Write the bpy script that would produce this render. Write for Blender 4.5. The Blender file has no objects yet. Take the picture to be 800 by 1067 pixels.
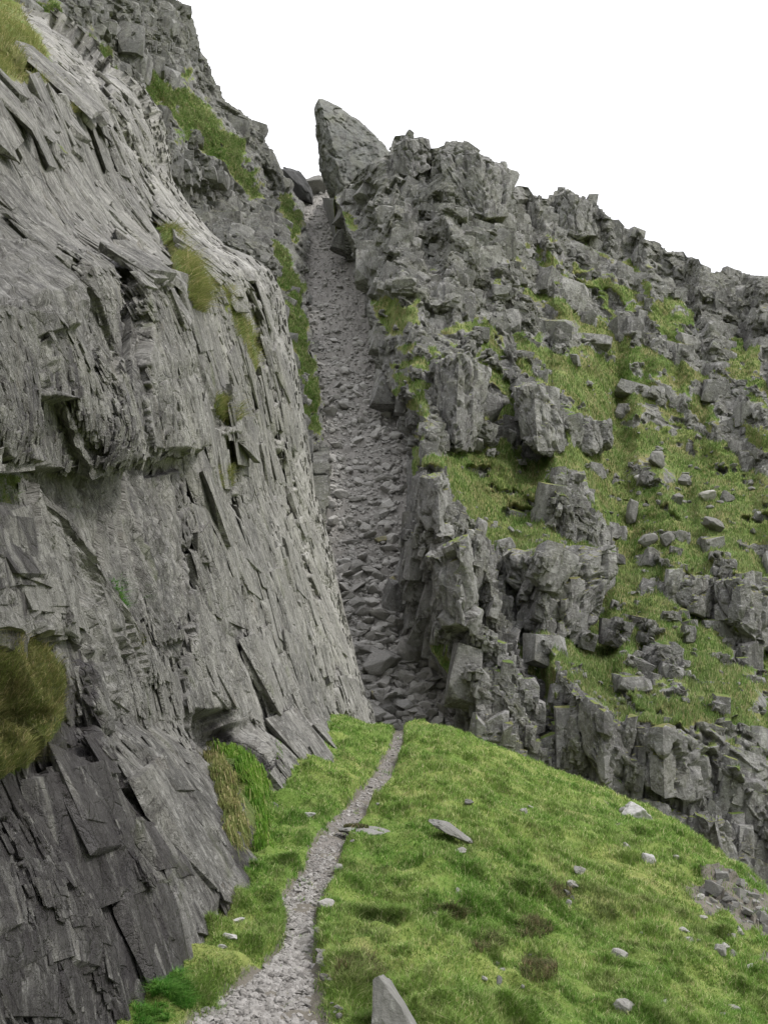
import bpy, math, time
import numpy as np
T0 = time.time()
rad = math.radians
scene = bpy.context.scene
col = scene.collection
f32 = np.float32

# ------------------------------------------------------------------ camera
TH = rad(11.0); F = 1070.0; CX, CY = 400.0, 533.5
def ray(px, py):
    v = (CY - py) / F
    y = math.cos(TH) - v * math.sin(TH)
    return (px - CX) / F / y, (math.sin(TH) + v * math.cos(TH)) / y      # X/Y, Z/Y
def pt(px, py, D):
    u, t = ray(px, py)
    return np.stack(np.broadcast_arrays(u * D, D, t * D), -1)
def proj(P):
    x, y, z = P[..., 0], P[..., 1], P[..., 2]
    d = y * math.cos(TH) + z * math.sin(TH)
    return CX + F * x / d, CY - F * (-y * math.sin(TH) + z * math.cos(TH)) / d

cam_data = bpy.data.cameras.new('camera')
cam = bpy.data.objects.new('camera', cam_data); col.objects.link(cam)
cam.rotation_euler = (rad(90) + TH, 0, 0)
cam_data.sensor_fit = 'VERTICAL'; cam_data.sensor_height = 24.0
cam_data.lens = 24.0 * F / 1067.0
cam_data.clip_start = 0.1; cam_data.clip_end = 3000
scene.camera = cam

# ------------------------------------------------------------------ noise
def _hash(ix, iy, iz, seed):
    h = (ix.astype(np.uint32) * np.uint32(0x8da6b343)) ^ (iy.astype(np.uint32) * np.uint32(0xd8163841)) ^ (iz.astype(np.uint32) * np.uint32(0xcb1ab31f)) ^ np.uint32((seed * 0x9E3779B1) & 0xffffffff)
    h ^= h >> np.uint32(15); h *= np.uint32(0x2c1b3c6d); h ^= h >> np.uint32(12); h *= np.uint32(0x297a2d39); h ^= h >> np.uint32(15)
    return h
def gnoise(q, seed=0):
    sh = q.shape[:-1]; q = q.reshape(-1, 3).astype(f32)
    i = np.floor(q); f = q - i; i = i.astype(np.int32)
    w = f * f * f * (f * (f * 6 - 15) + 10)
    out = np.zeros(len(q), f32)
    for dx in (0, 1):
        wx = w[:, 0] if dx else 1 - w[:, 0]
        for dy in (0, 1):
            wy = wx * (w[:, 1] if dy else 1 - w[:, 1])
            for dz in (0, 1):
                ww = wy * (w[:, 2] if dz else 1 - w[:, 2])
                h = _hash(i[:, 0] + dx, i[:, 1] + dy, i[:, 2] + dz, seed)
                gx = (h & np.uint32(1023)).astype(f32) / 511.5 - 1
                gy = ((h >> np.uint32(10)) & np.uint32(1023)).astype(f32) / 511.5 - 1
                gz = ((h >> np.uint32(20)) & np.uint32(1023)).astype(f32) / 511.5 - 1
                out += ww * (gx * (f[:, 0] - dx) + gy * (f[:, 1] - dy) + gz * (f[:, 2] - dz))
    return (out * 1.4).reshape(sh)
def fbm(q, octaves=4, seed=0, gain=0.5, lac=2.03, pix=None, size=1.0):
    """size = wavelength in metres of the first octave; pix = metres per pixel, fades octaves finer than the mesh"""
    out = np.zeros(q.shape[:-1], f32); a = 1.0; s = 1.0
    for o in range(octaves):
        n = gnoise(q * s, seed + o * 17)
        if pix is not None:
            n = n * sstep(1.2, 4.0, (size / s) / pix)
        out += a * n
        a *= gain; s *= lac
    return out
def sstep(a, b, x):
    t = np.clip((x - a) / (b - a), 0, 1)
    return t * t * (3 - 2 * t)
def facets(q, seed=0, tilt=0.6, warp=0.22):
    """blocky fractured field: each cell is a tilted flat facet; returns height and distance to the joint"""
    sh = q.shape[:-1]; q = q.reshape(-1, 3).astype(f32)
    if warp:
        q = q + warp * np.stack([gnoise(q * 1.7 + k * 31.7, seed + 91 + k) for k in range(3)], -1)
    b = np.floor(q - 0.5).astype(np.int32)
    n = len(q)
    f1 = np.full(n, 9, f32); f2 = np.full(n, 9, f32); val = np.zeros(n, f32)
    for dx in (0, 1):
        for dy in (0, 1):
            for dz in (0, 1):
                cx, cy, cz = b[:, 0] + dx, b[:, 1] + dy, b[:, 2] + dz
                h = _hash(cx, cy, cz, seed)
                h2 = _hash(cx, cy, cz, seed + 777)
                r = lambda hh, s: ((hh >> np.uint32(s)) & np.uint32(1023)).astype(f32) / 1023.0 - 0.5
                ax = q[:, 0] - (cx + 0.5 + 0.85 * r(h, 0)); ay = q[:, 1] - (cy + 0.5 + 0.85 * r(h, 10)); az = q[:, 2] - (cz + 0.5 + 0.85 * r(h, 20))
                d = np.sqrt(ax * ax + ay * ay + az * az)
                v = 2 * r(h2, 0) + tilt * 2 * (r(h2, 10) * ax + r(h2, 20) * az + r(h2 * np.uint32(7919), 5) * ay)
                m = d < f1
                f2 = np.where(m, f1, np.minimum(f2, d)); f1 = np.where(m, d, f1); val = np.where(m, v, val)
    return val.reshape(sh), (f2 - f1).reshape(sh)

def sdpoly(px, py, poly):
    """signed distance in the grid's own layout coordinates, positive inside"""
    poly = np.asarray(poly, f32); n = len(poly)
    d = np.full(px.shape, 1e9, f32); inside = np.zeros(px.shape, bool)
    for i in range(n):
        x0, y0 = poly[i]; x1, y1 = poly[(i + 1) % n]
        ex, ey = x1 - x0, y1 - y0
        wx, wy = px - x0, py - y0
        k = np.clip((wx * ex + wy * ey) / (ex * ex + ey * ey + 1e-9), 0, 1)
        d = np.minimum(d, (wx - k * ex) ** 2 + (wy - k * ey) ** 2)
        c = ((y0 > py) != (y1 > py)) & (px < ex * (py - y0) / (ey if ey else 1e-9) + x0)
        inside ^= c
    d = np.sqrt(d)
    return np.where(inside, d, -d)
def polymask(px, py, poly, f0, f1=None):
    """0..1; ramps from -f0 outside to +f1 inside"""
    f1 = f0 if f1 is None else f1
    p = np.asarray(poly); m = 3 + f0
    bb = (px > p[:, 0].min() - m) & (px < p[:, 0].max() + m) & (py > p[:, 1].min() - m) & (py < p[:, 1].max() + m)
    out = np.zeros(px.shape, f32)
    if bb.any():
        out[bb] = sstep(-f0, f1, sdpoly(px[bb], py[bb], poly))
    return out
def polyline(px, py, pts, w):
    """1 on the line falling to 0 at distance w"""
    p = np.asarray(pts, f32); out = np.zeros(px.shape, f32)
    bb = (px > p[:, 0].min() - w) & (px < p[:, 0].max() + w) & (py > p[:, 1].min() - w) & (py < p[:, 1].max() + w)
    if not bb.any(): return out
    x, y = px[bb], py[bb]; d = np.full(x.shape, 1e9, f32)
    for (x0, y0), (x1, y1) in zip(pts[:-1], pts[1:]):
        ex, ey = x1 - x0, y1 - y0
        k = np.clip(((x - x0) * ex + (y - y0) * ey) / (ex * ex + ey * ey + 1e-9), 0, 1)
        d = np.minimum(d, (x - x0 - k * ex) ** 2 + (y - y0 - k * ey) ** 2)
    out[bb] = 1 - sstep(0, w, np.sqrt(d))
    return out
def curve(pts, key):
    """pts (px,py); key 'x' -> py of px, 'y' -> px of py"""
    a = np.array(sorted(pts, key=lambda p: p[0 if key == 'x' else 1]), float)
    return (lambda v: np.interp(v, a[:, 0], a[:, 1])) if key == 'x' else (lambda v: np.interp(v, a[:, 1], a[:, 0]))

# ------------------------------------------------------------------ mesh building
def tag(o, label=None, cat=None, group=None, kind=None):
    if label: o['label'] = label
    if cat: o['category'] = cat
    if group: o['group'] = group
    if kind: o['kind'] = kind
    return o
def mesh_from(name, V, faces, mat, smooth=True, attrs=None):
    """faces: int array (n,3) or (n,4) or a list of such arrays"""
    if isinstance(faces, np.ndarray): faces = [faces]
    me = bpy.data.meshes.new(name)
    V = np.ascontiguousarray(V, f32).reshape(-1, 3)
    me.vertices.add(len(V)); me.vertices.foreach_set('co', V.ravel())
    li = np.concatenate([x.ravel() for x in faces]).astype(np.int32)
    tot = np.concatenate([np.full(len(x), x.shape[1], np.int32) for x in faces])
    st = np.concatenate([[0], np.cumsum(tot)[:-1]]).astype(np.int32)
    me.loops.add(len(li)); me.loops.foreach_set('vertex_index', li)
    me.polygons.add(len(tot)); me.polygons.foreach_set('loop_start', st)
    me.update(calc_edges=True)
    me.polygons.foreach_set('use_smooth', np.full(len(tot), smooth, bool) if isinstance(smooth, bool) else smooth)
    for k, a in (attrs or {}).items():
        at = me.attributes.new(k, 'FLOAT', 'POINT'); at.data.foreach_set('value', np.ascontiguousarray(a, f32).ravel())
    if mat: me.materials.append(mat)
    return me
def add(name, me):
    o = bpy.data.objects.new(name, me); col.objects.link(o); return o
def grid_faces(nv, nu):
    i = np.arange(nv * nu).reshape(nv, nu)
    return np.stack([i[:-1, :-1], i[:-1, 1:], i[1:, 1:], i[1:, :-1]], -1).reshape(-1, 4)
def normals(P):
    a = np.gradient(P, axis=1); b = np.gradient(P, axis=0)
    n = np.cross(a, b); n /= np.linalg.norm(n, axis=-1, keepdims=True) + 1e-12
    s = np.sign((n * -P).sum(-1, keepdims=True)); s[s == 0] = 1
    return n * s
def blur(a, k, it=2):
    for _ in range(it):
        for ax in (0, 1):
            pad = [(0, 0)] * a.ndim; pad[ax] = (k + 1, k)
            c = np.cumsum(np.pad(a, pad, mode='edge'), axis=ax, dtype=np.float64)
            n = a.shape[ax]
            hi = np.take(c, np.arange(2 * k + 1, 2 * k + 1 + n), axis=ax); lo = np.take(c, np.arange(0, n), axis=ax)
            a = ((hi - lo) / (2 * k + 1)).astype(f32)
    return a
import bmesh
def hull_protos(seed, n=48, chop=0.45, jit=0.22, taper=0.0):
    """sharp edged convex blocks inside a unit box"""
    rng = np.random.default_rng(seed); out = []
    for _ in range(n):
        pts = []
        for sx in (-1, 1):
            for sy in (-1, 1):
                for sz in (-1, 1):
                    c = np.array([sx, sy, sz]) * (1 - rng.uniform(0, jit, 3)) * 0.5
                    if taper: c[0] *= 1 - taper * (rng.uniform(0.2, 1.0) if sz > 0 else rng.uniform(0, 0.5))
                    if rng.uniform() < chop:
                        for k in range(3):
                            e = c.copy(); e[k] *= rng.uniform(0.25, 0.7); pts.append(e)
                    else: pts.append(c)
        bm = bmesh.new()
        for p in pts: bm.verts.new(p)
        r = bmesh.ops.convex_hull(bm, input=bm.verts)
        bmesh.ops.delete(bm, geom=[v for v in bm.verts if not v.link_faces], context='VERTS')
        bmesh.ops.triangulate(bm, faces=bm.faces[:])
        bm.verts.index_update()
        out.append((np.array([v.co for v in bm.verts]), np.array([[v.index for v in f.verts] for f in bm.faces], np.int32)))
        bm.free()
    return out
def place_blocks(rng, protos, cen, ax, dims):
    """cen (n,3), ax (n,3,3) columns are the block axes, dims (n,3)"""
    Vs, Fs, ids = [], [], []; k = 0
    pick = rng.integers(0, len(protos), len(cen))
    for i in range(len(protos)):
        idx = np.where(pick == i)[0]
        if not len(idx): continue
        V, Fc = protos[i]
        W = np.einsum('nij,nvj->nvi', ax[idx], V[None] * dims[idx][:, None, :]) + cen[idx][:, None, :]
        Fs.append((Fc[None] + (np.arange(len(idx)) * len(V))[:, None, None] + k).reshape(-1, 3)); k += len(idx) * len(V)
        Vs.append(W.reshape(-1, 3)); ids.append(np.repeat(idx, len(V)))
    return np.concatenate(Vs), np.concatenate(Fs).astype(np.int32), np.concatenate(ids)
def sample_surface(rng, P, weight, n):
    """random points on a grid sheet by weight per cell"""
    w = weight[:-1, :-1].ravel().astype(np.float64); w = np.maximum(w, 0); c = np.cumsum(w); c /= c[-1]
    k = np.searchsorted(c, rng.uniform(0, 1, n)); i, j = np.unravel_index(np.minimum(k, len(w) - 1), (P.shape[0] - 1, P.shape[1] - 1))
    a, b = rng.uniform(0, 1, n)[:, None], rng.uniform(0, 1, n)[:, None]
    p = (P[i, j] * (1 - a) + P[i + 1, j] * a) * (1 - b) + (P[i, j + 1] * (1 - a) + P[i + 1, j + 1] * a) * b
    return p, i, j
def rot_many(ax, ang):
    """rotation matrices about unit axes"""
    c, s_ = np.cos(ang)[:, None, None], np.sin(ang)[:, None, None]; K = np.zeros((len(ang), 3, 3))
    K[:, 0, 1] = -ax[:, 2]; K[:, 0, 2] = ax[:, 1]; K[:, 1, 0] = ax[:, 2]; K[:, 1, 2] = -ax[:, 0]; K[:, 2, 0] = -ax[:, 1]; K[:, 2, 1] = ax[:, 0]
    return np.eye(3)[None] + s_ * K + (1 - c) * (K @ K)
BLOCKS = hull_protos(1, n=80, chop=0.6, jit=0.38); PLATES = hull_protos(2, chop=0.25, jit=0.30, taper=0.55)
def crag_blocks(seed, P, R, n, ribs=None, dmax=140, smin=0.26, smax=1.9, edge=None):
    rng = np.random.default_rng(seed)
    x, y = proj(P)
    w = np.abs(np.gradient(x, axis=1) * np.gradient(y, axis=0)) + 0.03
    w = w * sstep(0.55, 0.8, R) * (P[..., 1] < dmax) * (y > -60) * (y < 960)
    w = w * (1 - ((x > 284) & (x < 356) & (y < 226)))
    p, i, j = sample_surface(rng, P, w, n)
    crumb = sstep(-0.3, 0.3, gnoise(p / 7.0, seed + 31) + 0.4 * gnoise(p / 2.5, seed + 32))
    sz = smin * (1 - rng.uniform(0, 1, n)) ** -0.50; sz = np.clip(sz, smin, smax) * (1 + 0.5 * (1 - crumb))
    sz *= np.clip(p[:, 1] / 80, 0.6, 1.3)
    if edge is not None: sz *= np.where(edge(x[i, j], y[i, j]), 0.55, 1.0)
    dims = np.stack([sz * rng.uniform(0.6, 1.4, n), sz * rng.uniform(0.6, 1.0, n), sz * rng.uniform(0.45, 1.25, n)], -1)
    if ribs is not None: dims *= 1 - 0.25 * ribs[i, j][:, None]; dims[:, 2] *= 1 + 1.1 * ribs[i, j]; dims[:, 0] *= 1 - 0.25 * ribs[i, j]
    X = np.tile((1.0, 0, 0), (n, 1)); Y = np.tile((0, 1.0, 0), (n, 1)); Z = np.tile((0, 0, 1.0), (n, 1))
    ax = rot_many(Z, 0.6 * gnoise(p / 11, seed + 41) + rng.normal(0.1, 0.10, n)) @ rot_many(Y, 0.20 + 0.35 * gnoise(p / 9, seed + 42) + rng.normal(0, 0.06, n)) @ rot_many(X, rng.normal(0.08, 0.10, n))
    out = -p / np.linalg.norm(p, axis=1, keepdims=True); out[:, 2] += 0.5; out /= np.linalg.norm(out, axis=1, keepdims=True)
    cen = p - out * (sz * rng.uniform(0.30, 0.50, n))[:, None]
    V, Fc, ids = place_blocks(rng, BLOCKS, cen, ax, dims)
    return V, Fc, rng.uniform(0, 1, n)[ids] * (0.75 + 0.9 * gnoise(p / 5.0, seed + 43))[ids], rng.uniform(-1, 1, n)[ids]
def join_sheet(P, Vb, Fb):
    gf = grid_faces(*P.shape[:2]); n0 = P.shape[0] * P.shape[1]
    return np.concatenate([P.reshape(-1, 3), Vb]), [gf, Fb + n0], n0, len(gf)
class Surf:
    """a finished terrain sheet that can be asked where a layout point lies on it"""
    def __init__(s, P):
        s.P = P.reshape(-1, 3); s.x, s.y = proj(s.P)
        N = normals(P); s.N = N.reshape(-1, 3)
    def at(s, px, py, r=2.0):
        d = (s.x - px) ** 2 + (s.y - py) ** 2
        k = np.where(d < r * r)[0]
        if len(k) == 0: k = [int(np.argmin(d))]
        j = k[int(np.argmin(s.P[k, 1]))] if len(k) > 1 else k[0]
        return s.P[j], s.N[j]

# ------------------------------------------------------------------ materials
def nt_new(name):
    m = bpy.data.materials.new(name); m.use_nodes = True
    nt = m.node_tree; nt.nodes.clear()
    return m, nt
class NB:
    def __init__(s, nt): s.nt = nt
    def n(s, t, **kw):
        x = s.nt.nodes.new(t)
        for k, v in kw.items():
            if k == 'inp':
                for a, b in v.items():
                    if hasattr(b, 'is_output') or isinstance(b, bpy.types.NodeSocket): s.nt.links.new(b, x.inputs[a])
                    else: x.inputs[a].default_value = b
            else: setattr(x, k, v)
        return x
    def mapping(s, vec, scale, rot=(0, 0, 0)):
        return s.n('ShaderNodeMapping', inp={'Vector': vec, 'Scale': scale, 'Rotation': rot}).outputs[0]
    def noise(s, vec, scale, detail=6, rough=0.6, dist=0.0):
        return s.n('ShaderNodeTexNoise', inp={'Vector': vec, 'Scale': scale, 'Detail': detail, 'Roughness': rough, 'Distortion': dist}).outputs[0]
    def ramp(s, fac, a, b):
        return s.n('ShaderNodeMapRange', interpolation_type='SMOOTHSTEP', inp={0: fac, 1: a, 2: b, 3: 0.0, 4: 1.0}).outputs[0]
    def math(s, op, a, b=0.0):
        return s.n('ShaderNodeMath', operation=op, inp={0: a, 1: b}).outputs[0]
    def mix(s, fac, a, b, blend='MIX'):
        x = s.n('ShaderNodeMix', data_type='RGBA', blend_type=blend)
        for i, v in ((0, fac), (6, a), (7, b)):
            if isinstance(v, bpy.types.NodeSocket): s.nt.links.new(v, x.inputs[i])
            else: x.inputs[i].default_value = v if i == 0 else (*v, 1)
        return x.outputs[2]
    def attr(s, name): return s.n('ShaderNodeAttribute', attribute_name=name).outputs['Fac']

def grass_color(b, pos, dry=0.0, bright=1.0):
    g = lambda *c: tuple(x * bright * 1.6 for x in c)
    n1 = b.noise(pos, 0.22, 4, 0.6); n2 = b.noise(pos, 1.7, 5, 0.65); n3 = b.noise(pos, 11.0, 4, 0.7)
    c = b.mix(b.ramp(n1, 0.35, 0.65), g(0.062, 0.105, 0.020), g(0.125, 0.150, 0.042))
    c = b.mix(b.math('MULTIPLY', b.ramp(n2, 0.50, 0.72), 0.7), c, g(0.165, 0.160, 0.070))
    c = b.mix(b.math('MULTIPLY', b.ramp(n2, 0.48, 0.30), 0.6), c, g(0.045, 0.085, 0.015))
    if dry: c = b.mix(b.math('MULTIPLY', b.ramp(b.noise(pos, 0.5, 5, 0.6), 0.42, 0.62), dry), c, g(0.150, 0.118, 0.058))
    c = b.mix(b.math('MULTIPLY', b.ramp(n3, 0.45, 0.75), 0.4), c, g(0.030, 0.045, 0.012))
    return c

def rock_material(name, c1, c2, pale, scale=1.0, streak=None, grass=True, wet=False, moss=(0.085, 0.105, 0.03), dry=0.5, bump=0.12, lichen=0.5, gbright=1.0):
    m, nt = nt_new(name); b = NB(nt)
    pos = b.n('ShaderNodeTexCoord').outputs['Object']
    big = b.noise(pos, 0.35 * scale, 6, 0.62, 0.4)
    mid = b.noise(pos, 2.6 * scale, 8, 0.68, 0.3)
    fine = b.noise(pos, 17 * scale, 6, 0.75)
    c = b.mix(b.ramp(big, 0.36, 0.64), c1, c2)
    c = b.mix(b.math('MULTIPLY', b.ramp(mid, 0.50, 0.70), lichen), c, pale)
    c = b.mix(b.math('MULTIPLY', b.ramp(mid, 0.47, 0.30), 0.55), c, tuple(x * 0.45 for x in c1))
    hgt = b.math('ADD', b.math('MULTIPLY', mid, 0.8), b.math('MULTIPLY', fine, 0.5))
    if streak:
        jv = b.n('ShaderNodeCombineXYZ', inp={0: b.attr('along'), 1: b.attr('updip')}).outputs[0]
        st = b.noise(b.mapping(jv, (3.2, 0.75, 1)), 1.0, 9, 0.68, 0.5)
        fl = b.noise(b.mapping(jv, (15.0, 4.5, 1)), 1.0, 6, 0.70, 0.6)
        pw = b.noise(b.mapping(jv, (0.9, 0.5, 1)), 1.0, 6, 0.65, 0.5)
        c = b.mix(b.math('MULTIPLY', b.ramp(pw, 0.47, 0.66), 0.65), c, (0.345, 0.334, 0.300))
        c = b.mix(b.math('MULTIPLY', b.ramp(pw, 0.47, 0.34), 0.72), c, (0.095, 0.092, 0.088))
        c = b.mix(b.math('MULTIPLY', b.ramp(fl, 0.50, 0.68), 0.55), c, pale)
        ru = b.noise(b.mapping(jv, (2.0, 0.6, 1)), 1.3, 6, 0.7, 0.8)
        c = b.mix(b.math('MULTIPLY', b.ramp(ru, 0.60, 0.72), 0.35), c, (0.185, 0.140, 0.095))
        c = b.mix(b.math('MULTIPLY', b.ramp(fl, 0.46, 0.32), 0.35), c, (0.090, 0.087, 0.082))
        c = b.mix(b.math('MULTIPLY', b.ramp(st, 0.50, 0.66), 0.50), c, pale)
        c = b.mix(b.math('MULTIPLY', b.ramp(st, 0.48, 0.36), 0.60), c, (0.090, 0.088, 0.084))
        hgt = b.math('ADD', b.math('MULTIPLY', hgt, 0.6), b.math('ADD', b.math('MULTIPLY', st, 1.3), b.math('MULTIPLY', fl, 0.7)))
        vj = b.n('ShaderNodeTexVoronoi', feature='DISTANCE_TO_EDGE', inp={'Vector': b.n('ShaderNodeVectorMath', operation='ADD', inp={0: b.mapping(jv, (2.6, 0.95, 1)), 1: b.n('ShaderNodeVectorMath', operation='SCALE', inp={0: b.n('ShaderNodeTexNoise', inp={'Vector': jv, 'Scale': 2.2, 'Detail': 6.0, 'Roughness': 0.65}).outputs[1], 'Scale': 0.55}).outputs[0]}).outputs[0], 'Scale': 1.0}).outputs[0]
        vk = b.n('ShaderNodeTexVoronoi', feature='DISTANCE_TO_EDGE', inp={'Vector': b.n('ShaderNodeVectorMath', operation='ADD', inp={0: b.mapping(jv, (8.0, 3.4, 1)), 1: b.n('ShaderNodeVectorMath', operation='SCALE', inp={0: b.n('ShaderNodeTexNoise', inp={'Vector': jv, 'Scale': 6.0, 'Detail': 6.0, 'Roughness': 0.65}).outputs[1], 'Scale': 0.8}).outputs[0]}).outputs[0], 'Scale': 1.0}).outputs[0]
        hgt = b.math('ADD', hgt, b.math('ADD', b.math('MULTIPLY', b.ramp(vj, 0.0, 0.035), 0.9), b.math('MULTIPLY', b.ramp(vk, 0.0, 0.06), 0.40)))
        gr = b.noise(jv, 34.0, 6, 0.75)
        hgt = b.math('ADD', hgt, b.math('MULTIPLY', gr, 0.9))
        c = b.mix(b.math('MULTIPLY', b.ramp(gr, 0.54, 0.70), 0.5), c, (0.40, 0.395, 0.36))
        c = b.mix(b.math('MULTIPLY', b.ramp(gr, 0.45, 0.30), 0.3), c, (0.08, 0.077, 0.072))
    if grass and not streak:
        tn = b.attr('tone')
        c = b.n('ShaderNodeHueSaturation', inp={'Color': c, 'Value': b.n('ShaderNodeMapRange', inp={0: tn, 1: -1.0, 2: 1.0, 3: 0.72, 4: 1.28}).outputs[0]}).outputs[0]
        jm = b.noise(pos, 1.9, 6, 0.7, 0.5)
        c = b.mix(b.math('MULTIPLY', b.attr('joint'), b.n('ShaderNodeMapRange', inp={0: jm, 1: 0.35, 2: 0.65, 3: 0.85, 4: 0.25}).outputs[0]), c, (0.058, 0.062, 0.034))  # mossy dark tint between blocks, also painting crevice shade into the colour
        pat = b.noise(pos, 0.16, 5, 0.6, 0.4)
        c = b.mix(b.math('MULTIPLY', b.ramp(pat, 0.46, 0.34), 0.45), c, (0.105, 0.103, 0.100))
    # greenish lichen film and thin joint lines
    film = b.noise(pos, 0.9 * scale, 7, 0.7, 0.5)
    c = b.mix(b.math('MULTIPLY', b.ramp(film, 0.48, 0.66), 0.14 if streak else 0.30), c, (0.190, 0.190, 0.130))
    mo1 = b.noise(pos, 3.4 * scale, 9, 0.74, 0.7); mo2 = b.noise(pos, 8.5 * scale, 8, 0.72, 0.5)
    c = b.mix(b.math('MULTIPLY', b.ramp(mo1, 0.49, 0.37), 0.72), c, (0.078, 0.072, 0.066))
    c = b.mix(b.math('MULTIPLY', b.ramp(mo2, 0.54, 0.64), 0.55), c, tuple(min(0.55, x * 1.12) for x in pale))
    c = b.mix(b.math('MULTIPLY', b.ramp(mo2, 0.45, 0.35), 0.50), c, (0.085, 0.078, 0.070))
    if not streak:
        ws = b.noise(b.mapping(pos, (1.3, 1.3, 0.16)), 1.0, 6, 0.65, 0.5)
        c = b.mix(b.math('MULTIPLY', b.ramp(ws, 0.53, 0.64), 0.62), c, (0.066, 0.062, 0.062))
    sp = b.noise(pos, 60 * scale, 3, 0.6)
    c = b.mix(b.math('MULTIPLY', b.ramp(sp, 0.60, 0.70), 0.45), c, (0.46, 0.46, 0.43))
    c = b.mix(b.math('MULTIPLY', b.ramp(fine, 0.44, 0.28), 0.55), c, (0.05, 0.05, 0.05))
    rough = 0.9
    if wet:
        w = b.attr('wet')
        wn = b.noise(b.mapping(jv, (4.0, 0.8, 1)), 1.0, 7, 0.65, 0.4)
        wf = b.ramp(b.math('ADD', w, b.math('MULTIPLY', b.math('SUBTRACT', wn, 0.5), 2.6)), 0.35, 0.75)
        wf = b.math('MULTIPLY', wf, b.ramp(w, 0.02, 0.25))
        c = b.mix(b.math('MULTIPLY', wf, 0.76), c, (0.048, 0.042, 0.047))
        rough = b.n('ShaderNodeMapRange', inp={0: wf, 1: 0.0, 2: 1.0, 3: 0.9, 4: 0.36}).outputs[0]
    if grass:
        g = b.attr('grass')
        if not streak:
            nzz = b.n('ShaderNodeSeparateXYZ', inp={0: b.n('ShaderNodeNewGeometry').outputs['True Normal']}).outputs[2]
            g = b.math('ADD', g, b.math('MULTIPLY', b.ramp(nzz, 0.72, 0.9), b.ramp(b.attr('ledge'), 0.18, 0.42)))
        gn = b.noise(pos, 2.2, 7, 0.72, 0.4)
        gf = b.ramp(b.math('ADD', g, b.math('MULTIPLY', b.math('SUBTRACT', gn, 0.5), 1.1)), 0.42, 0.58)
        gc = grass_color(b, pos, dry, gbright)
        c = b.mix(gf, c, gc)
        mo = b.noise(pos, 1.1, 6, 0.7, 0.6)
        c = b.mix(b.math('MULTIPLY', b.ramp(mo, 0.58, 0.72), 0.5), c, moss)
    if not streak:
        gr = b.noise(pos, 7.0, 6, 0.75)
        hgt = b.math('ADD', hgt, b.math('MULTIPLY', gr, 0.6))
    bp = b.n('ShaderNodeBump', inp={'Strength': 1.0, 'Distance': bump, 'Height': hgt})
    p = b.n('ShaderNodeBsdfPrincipled', inp={'Base Color': c, 'Roughness': rough, 'Normal': bp.outputs[0]})
    p.inputs['Specular IOR Level'].default_value = 0.25
    o = b.n('ShaderNodeOutputMaterial', inp={'Surface': p.outputs[0]})
    return m

def turf_material(name, bright=1.0, dry=0.25, dirt=None):
    m, nt = nt_new(name); b = NB(nt)
    pos = b.n('ShaderNodeTexCoord').outputs['Object']
    c = grass_color(b, pos, dry, bright)
    if dirt:
        d = b.attr('dirt')
        dn = b.noise(pos, 5.0, 6, 0.7)
        df = b.ramp(b.math('ADD', d, b.math('MULTIPLY', b.math('SUBTRACT', dn, 0.5), 0.9)), 0.40, 0.60)
        c = b.mix(df, c, b.mix(b.noise(pos, 14, 5, 0.7), (0.085, 0.075, 0.06), (0.20, 0.185, 0.16)))
    h = b.noise(pos, 9, 6, 0.7)
    bp = b.n('ShaderNodeBump', inp={'Strength': 0.8, 'Distance': 0.06, 'Height': h})
    p = b.n('ShaderNodeBsdfPrincipled', inp={'Base Color': c, 'Roughness': 0.95, 'Normal': bp.outputs[0]})
    p.inputs['Specular IOR Level'].default_value = 0.1
    b.n('ShaderNodeOutputMaterial', inp={'Surface': p.outputs[0]})
    return m

def blade_material(name, cols, scale=0.35, patch=None):
    """cols: deep, mid, yellow, straw"""
    m, nt = nt_new(name); b = NB(nt)
    pos = b.n('ShaderNodeTexCoord').outputs['Object']
    v = b.attr('var')
    n1 = b.noise(pos, scale, 4, 0.6); n2 = b.noise(pos, scale * 6, 4, 0.6)
    c = b.mix(b.ramp(n1, 0.36, 0.64), cols[0], cols[1])
    c = b.mix(b.math('MULTIPLY', b.ramp(n2, 0.45, 0.68), 0.75), c, cols[2])
    c = b.mix(b.math('MULTIPLY', b.ramp(n2, 0.45, 0.30), 0.6), c, tuple(x * 0.62 for x in cols[0]))
    c = b.mix(b.ramp(v, 0.80, 0.98), c, cols[3])
    if patch:
        pf = b.attr('patch')
        c = b.mix(pf, c, patch)
    c = b.mix(0.55, c, b.n('ShaderNodeHueSaturation', inp={'Value': b.n('ShaderNodeMapRange', inp={0: v, 1: 0.0, 2: 1.0, 3: 0.40, 4: 1.75}).outputs[0], 'Color': c}).outputs[0])
    d = b.n('ShaderNodeBsdfPrincipled', inp={'Base Color': c, 'Roughness': 0.7})
    d.inputs['Specular IOR Level'].default_value = 0.2
    t = b.n('ShaderNodeBsdfTranslucent', inp={'Color': c})
    mx = b.n('ShaderNodeMixShader', inp={0: 0.35, 1: d.outputs[0], 2: t.outputs[0]})
    b.n('ShaderNodeOutputMaterial', inp={'Surface': mx.outputs[0]})
    return m

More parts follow.
